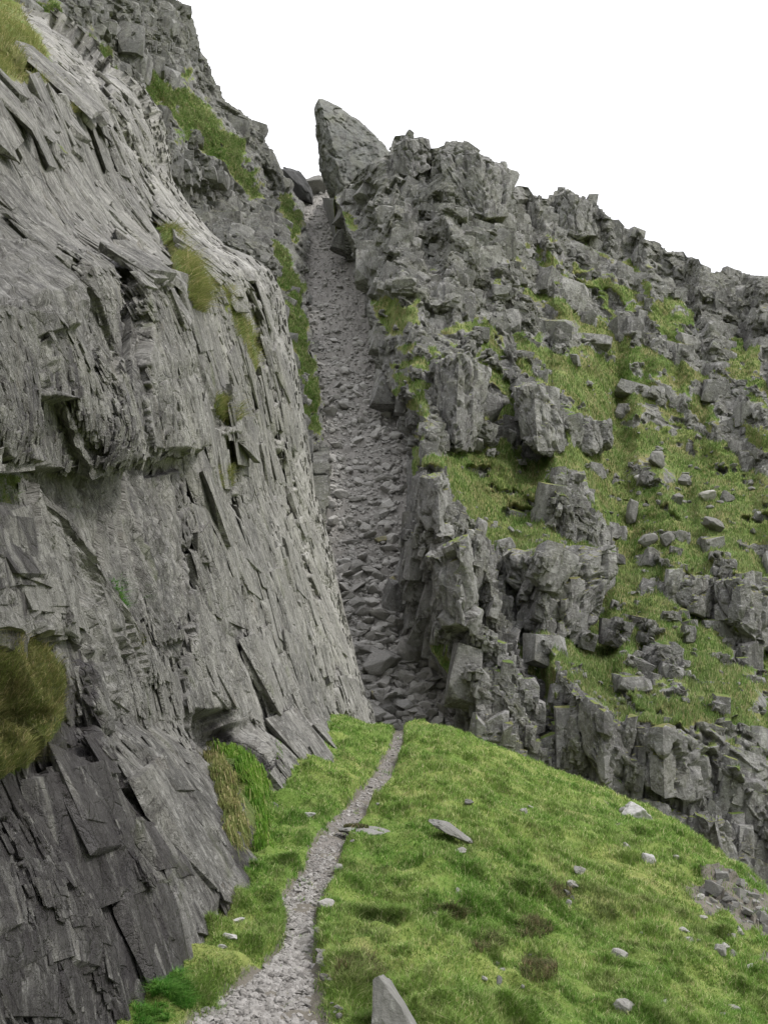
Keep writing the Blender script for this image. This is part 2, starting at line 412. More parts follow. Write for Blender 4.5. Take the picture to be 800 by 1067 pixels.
def stone_material(name, c1, c2, pale, scale=1.0, yellow=0.0):
    m, nt = nt_new(name); b = NB(nt)
    pos = b.n('ShaderNodeTexCoord').outputs['Object']
    rnd = b.attr('var')
    big = b.noise(pos, 1.3 * scale, 6, 0.65, 0.4); fine = b.noise(pos, 9 * scale, 6, 0.75)
    c = b.mix(b.ramp(b.math('ADD', b.math('MULTIPLY', big, 0.6), b.math('MULTIPLY', rnd, 0.4)), 0.30, 0.70), c1, c2)
    c = b.mix(b.math('MULTIPLY', b.ramp(fine, 0.52, 0.70), 0.6), c, pale)
    c = b.mix(b.math('MULTIPLY', b.ramp(fine, 0.44, 0.28), 0.6), c, tuple(x * 0.35 for x in c1))
    if yellow: c = b.mix(b.math('MULTIPLY', b.ramp(b.noise(pos, 3.1 * scale, 5, 0.6), 0.48, 0.6), yellow), c, (0.30, 0.27, 0.12))
    bp = b.n('ShaderNodeBump', inp={'Strength': 0.7, 'Distance': 0.03, 'Height': fine})
    p = b.n('ShaderNodeBsdfPrincipled', inp={'Base Color': c, 'Roughness': 0.88, 'Normal': bp.outputs[0]})
    p.inputs['Specular IOR Level'].default_value = 0.25
    b.n('ShaderNodeOutputMaterial', inp={'Surface': p.outputs[0]})
    return m

M_WALL = rock_material('wall_rock', (0.165, 0.160, 0.152), (0.255, 0.248, 0.230), (0.45, 0.44, 0.415), 1.0, streak=((1.5, 5.5, 0.85), (0, 0, 0)), wet=True, bump=0.075, lichen=0.45)
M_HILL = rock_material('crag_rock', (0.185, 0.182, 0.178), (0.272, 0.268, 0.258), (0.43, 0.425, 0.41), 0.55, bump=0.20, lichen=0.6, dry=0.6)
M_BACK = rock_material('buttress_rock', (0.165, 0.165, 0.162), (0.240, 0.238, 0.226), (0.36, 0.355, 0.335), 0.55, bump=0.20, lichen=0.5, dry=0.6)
M_PINN = rock_material('pinnacle_rock', (0.135, 0.138, 0.135), (0.185, 0.188, 0.175), (0.270, 0.275, 0.250), 0.35, grass=False, bump=0.15, lichen=0.3)
M_SCREE = stone_material('scree_dust', (0.165, 0.157, 0.145), (0.245, 0.233, 0.217), (0.34, 0.328, 0.31), 0.8)
M_STONE = stone_material('scree_stone', (0.215, 0.208, 0.195), (0.345, 0.335, 0.315), (0.49, 0.48, 0.455), 1.5)
M_BOULD = stone_material('boulder_stone', (0.125, 0.122, 0.114), (0.200, 0.196, 0.184), (0.33, 0.33, 0.31), 1.0)
M_DARK = stone_material('dark_stone', (0.060, 0.060, 0.060), (0.095, 0.095, 0.092), (0.13, 0.13, 0.125), 0.5)
M_PALE = stone_material('pale_stone', (0.30, 0.295, 0.285), (0.42, 0.41, 0.40), (0.58, 0.57, 0.56), 3.0)
M_YELL = stone_material('yellow_lichen_stone', (0.20, 0.19, 0.14), (0.27, 0.26, 0.17), (0.38, 0.36, 0.22), 1.5, yellow=0.6)
M_GRAV = stone_material('path_gravel', (0.220, 0.208, 0.195), (0.330, 0.315, 0.300), (0.44, 0.43, 0.41), 6.0)
M_PATH = stone_material('path_dirt', (0.170, 0.155, 0.142), (0.240, 0.225, 0.208), (0.34, 0.32, 0.30), 4.0)
M_TURF = turf_material('turf', 1.0, 0.2, dirt=True)
M_BLADE = blade_material('grass_blade', ((0.125, 0.250, 0.040), (0.185, 0.290, 0.060), (0.250, 0.315, 0.105), (0.38, 0.36, 0.20)), 0.45, patch=(0.115, 0.115, 0.050))
M_HBLADE = blade_material('fell_grass_blade', ((0.115, 0.200, 0.045), (0.170, 0.240, 0.078), (0.245, 0.265, 0.120), (0.28, 0.25, 0.15)), 0.20)
M_DRYGR = blade_material('ledge_grass_blade', ((0.145, 0.190, 0.050), (0.205, 0.220, 0.075), (0.28, 0.240, 0.110), (0.36, 0.30, 0.17)), 1.2)
M_MOSS = blade_material('moss_frond', ((0.080, 0.190, 0.018), (0.120, 0.240, 0.025), (0.190, 0.270, 0.045), (0.27, 0.28, 0.11)), 1.5)
M_FERN = blade_material('fern_frond', ((0.060, 0.190, 0.022), (0.085, 0.235, 0.030), (0.135, 0.265, 0.048), (0.18, 0.27, 0.08)), 2.0)
M_HEATH = blade_material('bilberry_leaf', ((0.075, 0.090, 0.030), (0.100, 0.105, 0.040), (0.130, 0.110, 0.055), (0.16, 0.12, 0.07)), 1.5)

# ------------------------------------------------------------------ ground (grassy ridge)
CREST = [(-200, 700), (100, 725), (330, 745), (385, 760), (412, 762), (430, 757), (470, 763), (530, 788), (590, 812), (640, 832), (690, 855), (740, 888), (800, 932), (900, 1010), (1000, 1090), (1200, 1250)]
_cu = np.array([ray(x, y)[0] for x, y in CREST]); _ct = np.array([ray(x, y)[1] for x, y in CREST])
_sc = np.interp([c[0] for c in CREST], [430, 530, 640, 800, 950, 1200], [1 / 30, 1 / 28, 1 / 25, 1 / 18, 1 / 14, 1 / 11])
def ground_t(u, D):
    ts = np.interp(u, _cu, _ct); sc = np.interp(u, _cu, _sc); h = np.interp(u, [-0.2, 0.05, 0.4], [2.8, 2.8, 3.6])
    tau = 1 / D - sc; e = 0.010
    return ts - h * (np.sqrt(tau * tau + e * e) - e)
def ground_D(px, py):
    """distance of the ground seen at a layout point (in front of the crest)"""
    px, py = np.broadcast_arrays(np.asarray(px, float), np.asarray(py, float))
    u, t = ray(px, py); out = np.empty(px.shape)
    Ds = np.linspace(3.0, 30.0, 700)
    for i in np.ndindex(px.shape):
        tt = ground_t(u[i], Ds); k = int(np.argmax(tt)); out[i] = np.interp(t[i], tt[:k + 1], Ds[:k + 1])
    return out
PATH = [(1110, 170, 350), (1067, 190, 345), (1050, 205, 342), (1030, 240, 336), (1010, 268, 333), (990, 288, 329), (970, 298, 326), (950, 297, 329), (935, 294, 334), (920, 305, 344), (900, 320, 350), (880, 325, 358), (860, 342, 371), (845, 358, 382), (830, 372, 392), (810, 388, 404), (790, 402, 414), (775, 407, 419), (765, 410, 420)]
pa = np.array([(y, l - (3.0 if 780 < y < 985 else 0.8), r + (2.5 if 780 < y < 985 else 0.8)) for y, l, r in PATH], float); o_ = np.argsort(pa[:, 0]); pa = pa[o_]
def path_mask(px, py, feather=0.18):
    l = np.interp(py, pa[:, 0], pa[:, 1]); r = np.interp(py, pa[:, 0], pa[:, 2]); w = r - l
    k = np.minimum(px - l, r - px) / w
    return np.where((py > 758), sstep(-feather, feather, k), 0.0)

us = np.concatenate([np.linspace(-0.40, -0.30, 40)[:-1], np.linspace(-0.30, 0.48, 620), np.linspace(0.48, 0.75, 60)[1:]])
ss = np.concatenate([np.linspace(1 / 3.2, 1 / 7.0, 120)[:-1], np.linspace(1 / 7.0, 1 / 34.0, 520), np.linspace(1 / 34.0, 1 / 70.0, 40)[1:]])
U, S = np.meshgrid(us, ss); D = 1 / S
P = np.stack([U * D, D, ground_t(U, D) * D], -1)
gx, gy = proj(P)
pm = path_mask(gx, gy)
q = P.copy(); q[..., 2] *= 0.6
hum = fbm(q / 1.6, 4, 5, 0.55, pix=D / F, size=1.6)
tus = 1 - np.abs(gnoise(q / 0.55, 8)) * 2
small = fbm(q / 0.3, 3, 33, 0.6, pix=D / F, size=0.3)
P[..., 2] += (1 - 0.85 * pm) * (0.14 * hum + 0.085 * tus + 0.06 * (1 - 2 * np.abs(gnoise(q / 0.28, 9)))) + 0.03 * small - 0.05 * pm
# rocky step at the right edge of the ridge
rk = polymask(gx, gy, [(700, 905), (745, 918), (800, 930), (840, 960), (830, 1040), (795, 1020), (775, 985), (745, 965), (728, 945)], 18, 14)
rk = np.clip(rk * (0.55 + 1.2 * fbm(q / 1.2, 3, 12)), 0, 1)
fv, fe = facets(P / np.array([0.9, 0.9, 0.7]), 41, 0.9)
fv2, fe2 = facets(P / np.array([0.32, 0.32, 0.25]), 42, 0.9)
P[..., 2] += rk * (0.22 * fv + 0.08 * fv2 - 0.15 * np.exp(-(fe / 0.07) ** 2))
bare = np.clip(polymask(gx, gy, [(600, 830), (640, 838), (655, 870), (640, 880), (610, 855)], 14, 10) * 0.7, 0, 1) * (gnoise(q / 0.5, 77) > -0.1)
dirt = np.clip(np.maximum(np.maximum(pm, rk * 1.0), bare * 0.6), 0, 1)
G_P, G_path, G_rk, G_x, G_y = P, pm, rk, *proj(P)
ro = np.random.default_rng(77)
wgt_ = np.abs(np.gradient(G_x, axis=1) * np.gradient(G_y, axis=0)) * sstep(0.25, 0.6, G_rk) * (G_P[..., 1] < 30) * (G_x < 900) * (G_y < 1090)
p_, i_, j_ = sample_surface(ro, G_P, wgt_, 420)
s_ = np.clip(0.06 * (1 - ro.uniform(0, 1, 420)) ** -0.5, 0.06, 0.30)
Zx = np.tile((0, 0, 1.0), (420, 1)); Xx = np.tile((1.0, 0, 0), (420, 1)); Yx = np.tile((0, 1.0, 0), (420, 1))
ax_ = rot_many(Zx, ro.normal(0.3, 0.25, 420)) @ rot_many(Yx, ro.normal(0.35, 0.12, 420)) @ rot_many(Xx, ro.normal(0.1, 0.15, 420))
V_, F_, id_ = place_blocks(ro, BLOCKS, p_ - np.array([0, 0, 1.0]) * (s_ * 0.30)[:, None], ax_, np.stack([s_ * ro.uniform(.7, 1.5, 420), s_ * ro.uniform(.6, 1, 420), s_ * ro.uniform(.5, 1.0, 420)], -1))
gf_ = grid_faces(*U.shape); n0 = U.size
gm_ = mesh_from('ground', np.concatenate([P.reshape(-1, 3), V_]), [gf_, F_ + n0], M_TURF, smooth=np.concatenate([np.ones(len(gf_), bool), np.zeros(len(F_), bool)]),
    attrs={'dirt': np.concatenate([np.where(rk > .35, 1, dirt).ravel(), np.zeros(len(V_))]), 'var': np.concatenate([np.zeros(n0), ro.uniform(0, 1, 420)[id_]])})
gm_.materials.append(M_BOULD); gm_.polygons.foreach_set('material_index', np.concatenate([np.zeros(len(gf_), np.int32), np.ones(len(F_), np.int32)]))
ground = add('ground', gm_)
tag(ground, 'grassy ridge carrying the footpath towards the gully', kind='structure')
GS = Surf(P)
print('ground', time.time() - T0)

# the wide fell floor below the ridge, out to the horizon
vx = np.concatenate([-np.geomspace(1500, 60, 30), np.linspace(-58, 90, 150), np.geomspace(92, 1500, 30)]); vy = np.concatenate([-np.geomspace(1200, 40, 24), np.linspace(-38, 130, 160), np.geomspace(132, 1800, 26)])
X_, Y_ = np.meshgrid(vx, vy)
Z_ = -7.0 - 0.42 * np.clip(X_ - 2, 0, 60) - 0.05 * np.clip(X_ - 62, 0, 400) + 1.2 * fbm(np.stack([X_ / 18, Y_ / 18, X_ * 0], -1), 4, 91)
floor_ = add('fell', mesh_from('fell', np.stack([X_, Y_, Z_], -1), grid_faces(*X_.shape), M_TURF, attrs={'dirt': np.zeros(X_.shape)}))
tag(floor_, 'open grassy fell falling away below the ridge', kind='structure')

# path: its own gravel sheet a little above the turf
v_ = np.linspace(0, 1, 500); rows = 1110 - (1110 - 764.5) * v_
l = np.interp(rows, pa[:, 0], pa[:, 1]); r = np.interp(rows, pa[:, 0], pa[:, 2]); kk = np.linspace(-0.06, 1.06, 70)
uu = None
Dp = ground_D((l + r) / 2, rows)
Pc = []
for i in range(len(rows)):
    u_l = ray(l[i], rows[i])[0]; u_r = ray(r[i], rows[i])[0]
    ua = u_l + (u_r - u_l) * kk
    Pc.append(np.stack([ua * Dp[i], np.full_like(ua, Dp[i]), ground_t(ua, Dp[i]) * Dp[i]], -1))
PP = np.array(Pc)
wob = fbm(PP / 0.5, 4, 61, 0.6)
PP[..., 0] += (kk[None] - 0.5) * 0.25 * gnoise(PP / 0.8, 62)
q = PP.copy(); q[..., 2] *= 0.6
PP[..., 2] += 0.015 * hum.mean() + (1 - 0.85) * 0.13 * fbm(q / 1.6, 4, 5, 0.55) - 0.028 + 0.02 * wob - 0.10 * np.maximum(0, np.abs(kk - 0.5) * 2 - 0.85)[None]
path = add('path', mesh_from('path', PP, grid_faces(*PP.shape[:2]), M_PATH))
tag(path, 'narrow grey gravel footpath along the ridge', kind='structure')
PS = Surf(PP)
print('path', time.time() - T0)

# ------------------------------------------------------------------ left cliff
SIL = [(-60, -160), (-40, -40), (8, 0), (34, 12), (57, 17), (84, 37), (115, 71), (133, 79), (148, 91), (162, 115), (169, 138), (175, 165), (182, 189), (202, 219), (219, 240), (236, 257), (264, 269), (281, 282), (291, 302), (301, 350), (311, 384), (320, 438), (330, 515), (349, 579), (364, 642), (381, 710), (387, 759)]
BASE = [(152, 1067), (194, 1010), (218, 975), (240, 940), (268, 880), (292, 830), (314, 785), (332, 752)]
DE = 45.0
sil_t, sil_u = [], []
for x, y in SIL:
    u, t = ray(x, y); sil_t.append(t); sil_u.append(u)
bd = ground_D([b[0] for b in BASE], [b[1] for b in BASE])
for (x, y), dg in zip(BASE, bd):
    u, t = ray(x, y); sil_t.append(t); sil_u.append(3.0 * (1 / dg - 1 / DE) + u)
u, t = ray(60, 1200); sil_t.append(t); sil_u.append(sil_u[-8] + 0.07)
o_ = np.argsort(sil_t); sil_t = np.array(sil_t)[o_]; sil_u = np.array(sil_u)[o_]
# smooth the lean profile below the horizon
nrow = 1250; rows = np.linspace(1160, -150, nrow)
trow = ray(400, rows)[1]
su = np.interp(trow, sil_t, sil_u)
ker = np.hanning(31); ker /= ker.sum()
su_s = np.convolve(np.pad(su, 15, mode='edge'), ker, 'valid')
su = np.where(rows > 735, su_s, np.where(rows > 700, su_s * (rows - 700) / 35 + su * (735 - rows) / 35, su))
yfac = math.cos(TH) - (CY - rows) / F * math.sin(TH)
pxs = CX + su * F * yfac
XL = -170.0
pk = np.linspace(0, 1, 1150)
PX = XL + (pxs[:, None] - XL) * pk[None]; PY = np.repeat(rows[:, None], len(pk), 1)
Uu, Tt = ray(PX, PY)
qd = np.maximum(su[:, None] - Uu, 0)
Dw = 1 / (1 / DE + qd / 3.0)
# upper part of the slab rolls back over its top
P = np.stack([Uu * Dw, Dw, Tt * Dw], -1)
wr = np.linspace(0, 1, 26)[1:]
edge = P[:, -1:, :]
back = np.concatenate([edge + np.array([-0.9, 1.0, 0.0]) * (w * 9.0) + np.array([0, 0, -1.5]) * w * w for w in wr], 1)
P = np.concatenate([P, back], 1)
PXf = np.concatenate([PX, np.repeat(PX[:, -1:], len(wr), 1)], 1); PYf = np.concatenate([PY, np.repeat(PY[:, -1:], len(wr), 1)], 1)
Dw = P[..., 1]; pix = Dw / F
N = normals(blur(P, 12)); P0 = P.copy()
# joints are finer near the path end and grow into big slabs up the far end of the wall
A = np.stack([-81.0 / Dw, 9.0 * P[..., 2] / Dw, 0 * Dw], -1)
A[..., 0] += 0.25 * A[..., 1]
def Q(a, b): return A / np.array([a, b, 1.0], f32)
warp = np.stack([gnoise(Q(3, 3) + 7.7 * k, 300 + k) for k in range(3)], -1)
A = A + warp * np.array([0.35, 0.6, 0])
cosi = np.abs((N * (P / np.linalg.norm(P, axis=-1, keepdims=True))).sum(-1))
O = 0.20 * fbm(Q(5, 7), 3, 101)
fv, fe = facets(Q(2.6, 4.6), 111, 0.9); O += 0.12 * fv - 0.06 * np.exp(-(fe / 0.04) ** 2)
fv, fe = facets(Q(1.1, 2.4), 112, 0.9); O += 0.040 * fv - 0.035 * np.exp(-(fe / 0.05) ** 2)
fv, fe = facets(Q(0.50, 1.1), 113, 1.0); O += 0.012 * fv - 0.012 * np.exp(-(fe / 0.07) ** 2)
fv, fe = facets(Q(0.24, 0.50), 114, 1.0); O += 0.005 * fv - 0.004 * np.exp(-(fe / 0.09) ** 2)
rid = 1 - 2 * np.abs(gnoise(Q(0.42, 2.6), 121)); O += 0.010 * rid
rid = 1 - 2 * np.abs(gnoise(Q(1.1, 6.0), 122)); O += 0.035 * rid
O += 0.024 * fbm(Q(0.6, 1.2), 4, 131, 0.55)
fv, fe = facets(Q(0.12, 0.24), 115, 1.1); O += 0.003 * fv
# hand-placed relief
jx = PXf + 5 * gnoise(np.stack([PXf / 22, PYf / 22, PXf * 0], -1), 141) + 2.5 * gnoise(np.stack([PXf / 7, PYf / 7, PXf * 0], -1), 142)
jy = PYf + 5 * gnoise(np.stack([PXf / 22, PYf / 22, PXf * 0 + 5], -1), 143) + 2.0 * gnoise(np.stack([PXf / 6, PYf / 6, PXf * 0 + 5], -1), 144)
def bumpw(poly, amp, f0, f1=None):
    global O
    O = O + 0.85 * amp * polymask(jx, jy, poly, f0, f1)
def crackw(pts, depth, w):
    global O
    O = O - 0.8 * depth * polyline(jx, jy, pts, w)
bumpw([(-170, 300), (20, 330), (60, 345), (95, 372), (122, 425), (132, 484), (95, 492), (20, 490), (-170, 480)], 0.50, 1.5, 5)
bumpw([(60, 345), (92, 372), (92, 430), (82, 470), (60, 455), (50, 420), (10, 410), (10, 360)], -0.12, 3)
bumpw([(8, 418), (48, 424), (62, 450), (84, 472), (80, 488), (18, 488)], -0.32, 2)
bumpw([(128, 260), (165, 300), (192, 360), (203, 470), (192, 476), (148, 474), (134, 470)], 0.30, 2, 6)
bumpw([(26, 492), (195, 478), (206, 560), (196, 650), (178, 690), (160, 688), (118, 625), (70, 555)], -0.24, 6, 26)
bumpw([(146, 500), (186, 490), (192, 600), (192, 665), (165, 672), (152, 600)], 0.16, 3)
crackw([(30, 494), (70, 550), (100, 598), (118, 630)], 0.45, 7)
crackw([(100, 598), (118, 632), (150, 670), (170, 690)], 0.22, 6)
bumpw([(-170, 540), (10, 548), (42, 590), (70, 640), (78, 676), (40, 665), (-170, 640)], 0.30, 6, 22)
bumpw([(-170, 660), (10, 650), (55, 672), (74, 705), (68, 760), (40, 800), (-10, 822), (-170, 830)], 0.24, 10, 22)
bumpw([(72, 690), (92, 705), (112, 790), (130, 850), (110, 860), (85, 800), (74, 740)], 0.22, 5, 10)
bumpw([(205, 742), (236, 736), (250, 760), (284, 800), (286, 860), (274, 912), (250, 888), (222, 830), (210, 790)], -0.18, 6, 14)
bumpw([(212, 738), (236, 740), (244, 772), (232, 782), (216, 772)], -0.28, 4)
bumpw([(236, 782), (262, 790), (282, 850), (276, 905), (255, 880), (246, 830)], 0.26, 6, 10)
bumpw([(240, 425), (262, 430), (258, 470), (236, 450)], 0.2, 6)
for c_, d_, w_ in (([(0, 84), (22, 108), (37, 132), (64, 148), (84, 166), (105, 190)], 0.28, 7),
                   ([(20, 69), (44, 74), (67, 96), (92, 122), (106, 138)], 0.26, 7),
                   ([(57, 20), (92, 50), (115, 90), (135, 130), (160, 180)], 0.20, 6),
                   ([(108, 70), (126, 110), (142, 160), (160, 215), (196, 300)], 0.24, 5),
                   ([(60, 165), (75, 215), (78, 290), (96, 360)], 0.16, 5),
                   ([(120, 215), (128, 300), (136, 400), (133, 480)], 0.28, 6),
                   ([(62, 172), (100, 210)], 0.16, 5), ([(25, 235), (42, 280), (50, 320)], 0.14, 4),
                   ([(162, 230), (190, 300), (212, 380), (232, 480), (240, 560)], 0.28, 7),
                   ([(196, 470), (208, 560), (204, 640), (198, 700)], 0.25, 6),
                   ([(140, 480), (142, 560), (138, 640)], 0.20, 4), ([(125, 488), (128, 540)], 0.16, 4),
                   ([(188, 690), (200, 740), (214, 800), (236, 870)], 0.28, 7),
                   ([(280, 660), (296, 700), (302, 745)], 0.22, 5), ([(250, 520), (262, 600), (286, 690)], 0.16, 5),
                   ([(60, 660), (90, 700), (105, 790), (150, 900), (180, 990)], 0.14, 7),
                   ([(20, 830), (60, 900), (80, 1000)], 0.14, 6), ([(0, 860), (30, 960), (40, 1060)], 0.14, 6),
                   ([(120, 880), (140, 960), (150, 1040)], 0.14, 6), ([(262, 290), (280, 380), (300, 480), (330, 620)], 0.18, 5)):
    crackw(c_, d_, w_)
nearfade = np.ones(PXf.shape, f32); nearfade[:, len(pk):] = np.linspace(1, 0.2, len(wr))
k_ = np.array([1, 2, 3, 2, 1], float); k_ /= k_.sum()
O = sum(w_ * np.roll(O, sh_, 1) for w_, sh_ in zip(k_, range(-2, 3)))
sc_amp = np.clip(Dw / 9.0, 0.6, 3.2)
Tc = -P / np.linalg.norm(P, axis=-1, keepdims=True)
ND = 0.55 * N + 0.75 * Tc; ND /= np.linalg.norm(ND, axis=-1, keepdims=True)
P = P + ND * (1.25 * O * sc_amp * nearfade)[..., None]
N2 = normals(P)
# vegetation and wet masks
GX, GY = proj(P)
g = np.zeros(PXf.shape, f32)
for poly, a, ft in (([(-170, 668), (5, 655), (52, 674), (72, 706), (66, 758), (38, 798), (0, 815), (-170, 830)], 1.0, 8),
                ([(162, 232), (180, 238), (200, 268), (216, 300), (212, 330), (192, 318), (176, 272)], 0.9, 8),
                ([(224, 285), (240, 300), (262, 340), (276, 380), (268, 390), (246, 350)], 0.75, 7),
                ([(222, 412), (246, 418), (252, 436), (236, 444), (224, 434)], 0.95, 4), ([(228, 490), (240, 486), (242, 505), (230, 508)], 0.7, 4),
                ([(-170, -160), (30, -20), (25, 15), (45, 40), (58, 72), (60, 104), (40, 94), (10, 82), (-170, 76)], 0.9, 12),
                ([(22, 66), (44, 70), (70, 92), (108, 134), (100, 142), (62, 104)], 0.62, 5), ([(20, 105), (38, 124), (64, 142), (90, 164), (84, 172), (56, 152), (30, 132)], 0.62, 5),
                ([(125, 655), (150, 665), (146, 680), (128, 672)], 0.8, 4), ([(116, 600), (140, 606), (142, 622), (128, 634), (116, 622)], 0.7, 4),
                ([(212, 770), (240, 780), (262, 790), (270, 815), (282, 880), (268, 905), (258, 850), (240, 800), (226, 800)], 0.75, 6),
                ([(-20, 492), (22, 492), (20, 525), (0, 535), (-20, 530)], 0.6, 4)):
    g = np.maximum(g, a * polymask(GX + jx - PXf, GY + jy - PYf, poly, ft))
g = np.clip(g + 0.25 * (N2[..., 2] - 0.45) * (g > 0.02), 0, 1)
wet = np.zeros(PXf.shape, f32)
for poly, a, ft in (([(-170, 690), (70, 680), (100, 700), (120, 790), (160, 850), (205, 910), (205, 1000), (150, 1100), (-170, 1180)], 0.72, 34),
                ([(74, 680), (98, 700), (112, 780), (124, 850), (100, 860), (80, 790)], 0.9, 10),
                ([(90, 490), (200, 480), (210, 560), (204, 690), (150, 680), (112, 620)], 0.42, 12),
                ([(196, 480), (225, 500), (236, 620), (240, 760), (205, 760), (196, 640)], 0.40, 14),
                ([(60, 345), (92, 372), (92, 430), (82, 480), (18, 488), (5, 400)], 0.45, 10),
                ([(210, 740), (288, 800), (285, 900), (262, 960), (225, 860)], 0.75, 12), ([(120, 240), (140, 240), (150, 480), (122, 480)], 0.5, 10),
                ([(-30, 545), (20, 560), (60, 650), (50, 668), (-30, 640)], 0.6, 12), ([(215, 900), (262, 960), (230, 975), (180, 1010)], 0.5, 15)):
    wet = np.maximum(wet, a * polymask(GX, GY, poly, ft))
rngw = np.random.default_rng(81)
Pb = blur((0.45 * P0 + 0.55 * P).astype(f32), 22); tu = np.gradient(Pb, axis=1); tv = np.gradient(Pb, axis=0); tu /= np.linalg.norm(tu, axis=-1, keepdims=True); tv /= np.linalg.norm(tv, axis=-1, keepdims=True)
tv = tv - tu * (tu * tv).sum(-1, keepdims=True); tv /= np.linalg.norm(tv, axis=-1, keepdims=True)
nn = np.cross(tu, tv); nn *= np.sign((nn * -P).sum(-1, keepdims=True))
wgt = np.abs(np.gradient(GX, axis=1) * np.gradient(GY, axis=0)) * (np.arange(P.shape[1]) < len(pk) - 3)[None] * (g < 0.35) * (GX > -90) * (GX < 400) * (GY > -60) * (GY < 1110)
Vw, Fw, aw = [], [], []
flak = np.maximum(0.12 + sstep(-0.02, 0.30, fbm(Q(1.6, 2.6), 3, 151)), 0.8 * (Dw > 24))
alcb = polymask(GX, GY, [(200, 735), (252, 732), (292, 790), (294, 905), (266, 940), (236, 890), (208, 815)], 50, 1)
alcz = polymask(GX, GY, [(200, 735), (252, 732), (292, 790), (294, 905), (266, 940), (236, 890), (208, 815)], 5)
lowz = polymask(GX, GY, [(-120, 640), (120, 640), (330, 760), (330, 900), (150, 1160), (-120, 1160)], 25)
roofz = np.maximum(polymask(GX, GY, [(-120, 270), (130, 260), (215, 380), (222, 690), (160, 700), (100, 640), (30, 560), (-120, 540)], 8), 0)
k0 = P.shape[0] * P.shape[1]
for n_, lo, hi, ar, th0, th1 in ((800, 0.30, 0.80, (0.8, 1.7), 0.06, 0.12), (1600, 0.08, 0.24, (0.9, 2.4), 0.025, 0.055), (16000, 0.02, 0.09, (0.9, 2.8), 0.008, 0.024)):
    p, i, j = sample_surface(rngw, P, wgt * (1 if lo > 0.2 else flak) * (1 - (1.0 if lo > 0.05 else 0.0) * roofz) * (1 - (alcb if lo > 0.05 else alcz)) * (1 - (0.88 if 0.05 < lo else 0.0) * lowz) * ((np.arange(P.shape[1]) < len(pk) - 40)[None] if lo > 0.05 else 1.0), n_)
    sc_ = np.minimum(sc_amp[i, j], 2.0); st = rngw.uniform(lo, hi, n_) * sc_
    obl = np.clip(1 / np.maximum(cosi[i, j], 0.25), 1, 2.5)
    dims = np.stack([st * obl * 0.8, st * rngw.uniform(ar[0], ar[1], n_), sc_ * rngw.uniform(th0, th1, n_)], -1)
    ax = np.stack([tu[i, j], -tv[i, j], nn[i, j]], -1)
    ax = rot_many(nn[i, j], rngw.normal(0.0, 0.16, n_)) @ rot_many(tu[i, j], rngw.normal(0, 0.02, n_)) @ rot_many(tv[i, j], rngw.normal(0, 0.035, n_)) @ ax
    # block axes: strike, dip, out -> prototype taper runs along z, so map dip to z
    ax = ax[:, :, [0, 2, 1]]; dims = dims[:, [0, 2, 1]]
    cen = p - nn[i, j] * (dims[:, 1] * (rngw.uniform(0.26, 0.48, n_) if lo > 0.2 else rngw.uniform(0.15, 0.46, n_)))[:, None]
    V_, F_, id_ = place_blocks(rngw, PLATES, cen, ax, dims)
    Vw.append(V_); Fw.append(F_ + k0); k0 += len(V_)
    rel = V_ - p[id_]
    aw.append(np.stack([A[i, j, 0][id_] + (rel * tu[i, j][id_]).sum(-1) / sc_[id_] + 0.35 * rngw.normal(size=n_)[id_], A[i, j, 1][id_] - (rel * tv[i, j][id_]).sum(-1) / sc_[id_] + 0.3 * rngw.normal(size=n_)[id_], wet[i, j][id_]], -1))
# the big masses that hang over the mid-height roof, the slab below it and the columns in the recess
def wall_slab(poly, h, seed, deep=0.5):
    global k0
    r_ = np.random.default_rng(seed); bm = bmesh.new(); cc = []
    for (px, py) in poly:
        r = int(np.argmin(np.abs(rows - py))); c = int(np.argmin(np.abs(PX[r] - px)))
        b0 = P0[r, c].astype(float); tc = -b0 / np.linalg.norm(b0); d = 0.18 * nn[r, c] + tc; d /= np.linalg.norm(d)
        hh = h * r_.uniform(0.8, 1.1) * (0.55 if py == min(p[1] for p in poly) else 1)
        bm.verts.new(b0 + d * hh); bm.verts.new(b0 - nn[r, c] * deep); cc.append((r, c))
    bmesh.ops.convex_hull(bm, input=bm.verts)
    bmesh.ops.delete(bm, geom=[v for v in bm.verts if not v.link_faces], context='VERTS')
    bmesh.ops.triangulate(bm, faces=bm.faces[:])
    bmesh.ops.subdivide_edges(bm, edges=bm.edges[:], cuts=15, use_grid_fill=True); bmesh.ops.triangulate(bm, faces=bm.faces[:])
    bm.verts.index_update(); V_ = np.array([v.co for v in bm.verts]); F_ = np.array([[v.index for v in f.verts] for f in bm.faces], np.int32); bm.free()
    r, c = cc[0]; rel = V_ - P0[r, c]
    a0 = A[r, c, 0] + rel @ tu[r, c] * 0.8; a1 = A[r, c, 1] - rel @ tv[r, c]
    q_ = np.stack([a0, a1, 0 * a0], -1)
    V_ = V_ + nn[r, c] * (0.05 * facets(q_ / np.array([0.35, 0.9, 1]), 161, 1.0)[0] + 0.02 * facets(q_ / np.array([0.12, 0.3, 1]), 162, 1.0)[0] + 0.03 * fbm(V_ / 0.25, 4, 163))[:, None]
    Vw.append(V_); Fw.append(F_ + k0); k0 += len(V_); aw.append(np.stack([a0, a1, np.full(len(V_), wet[r, c] * 0.6)], -1))
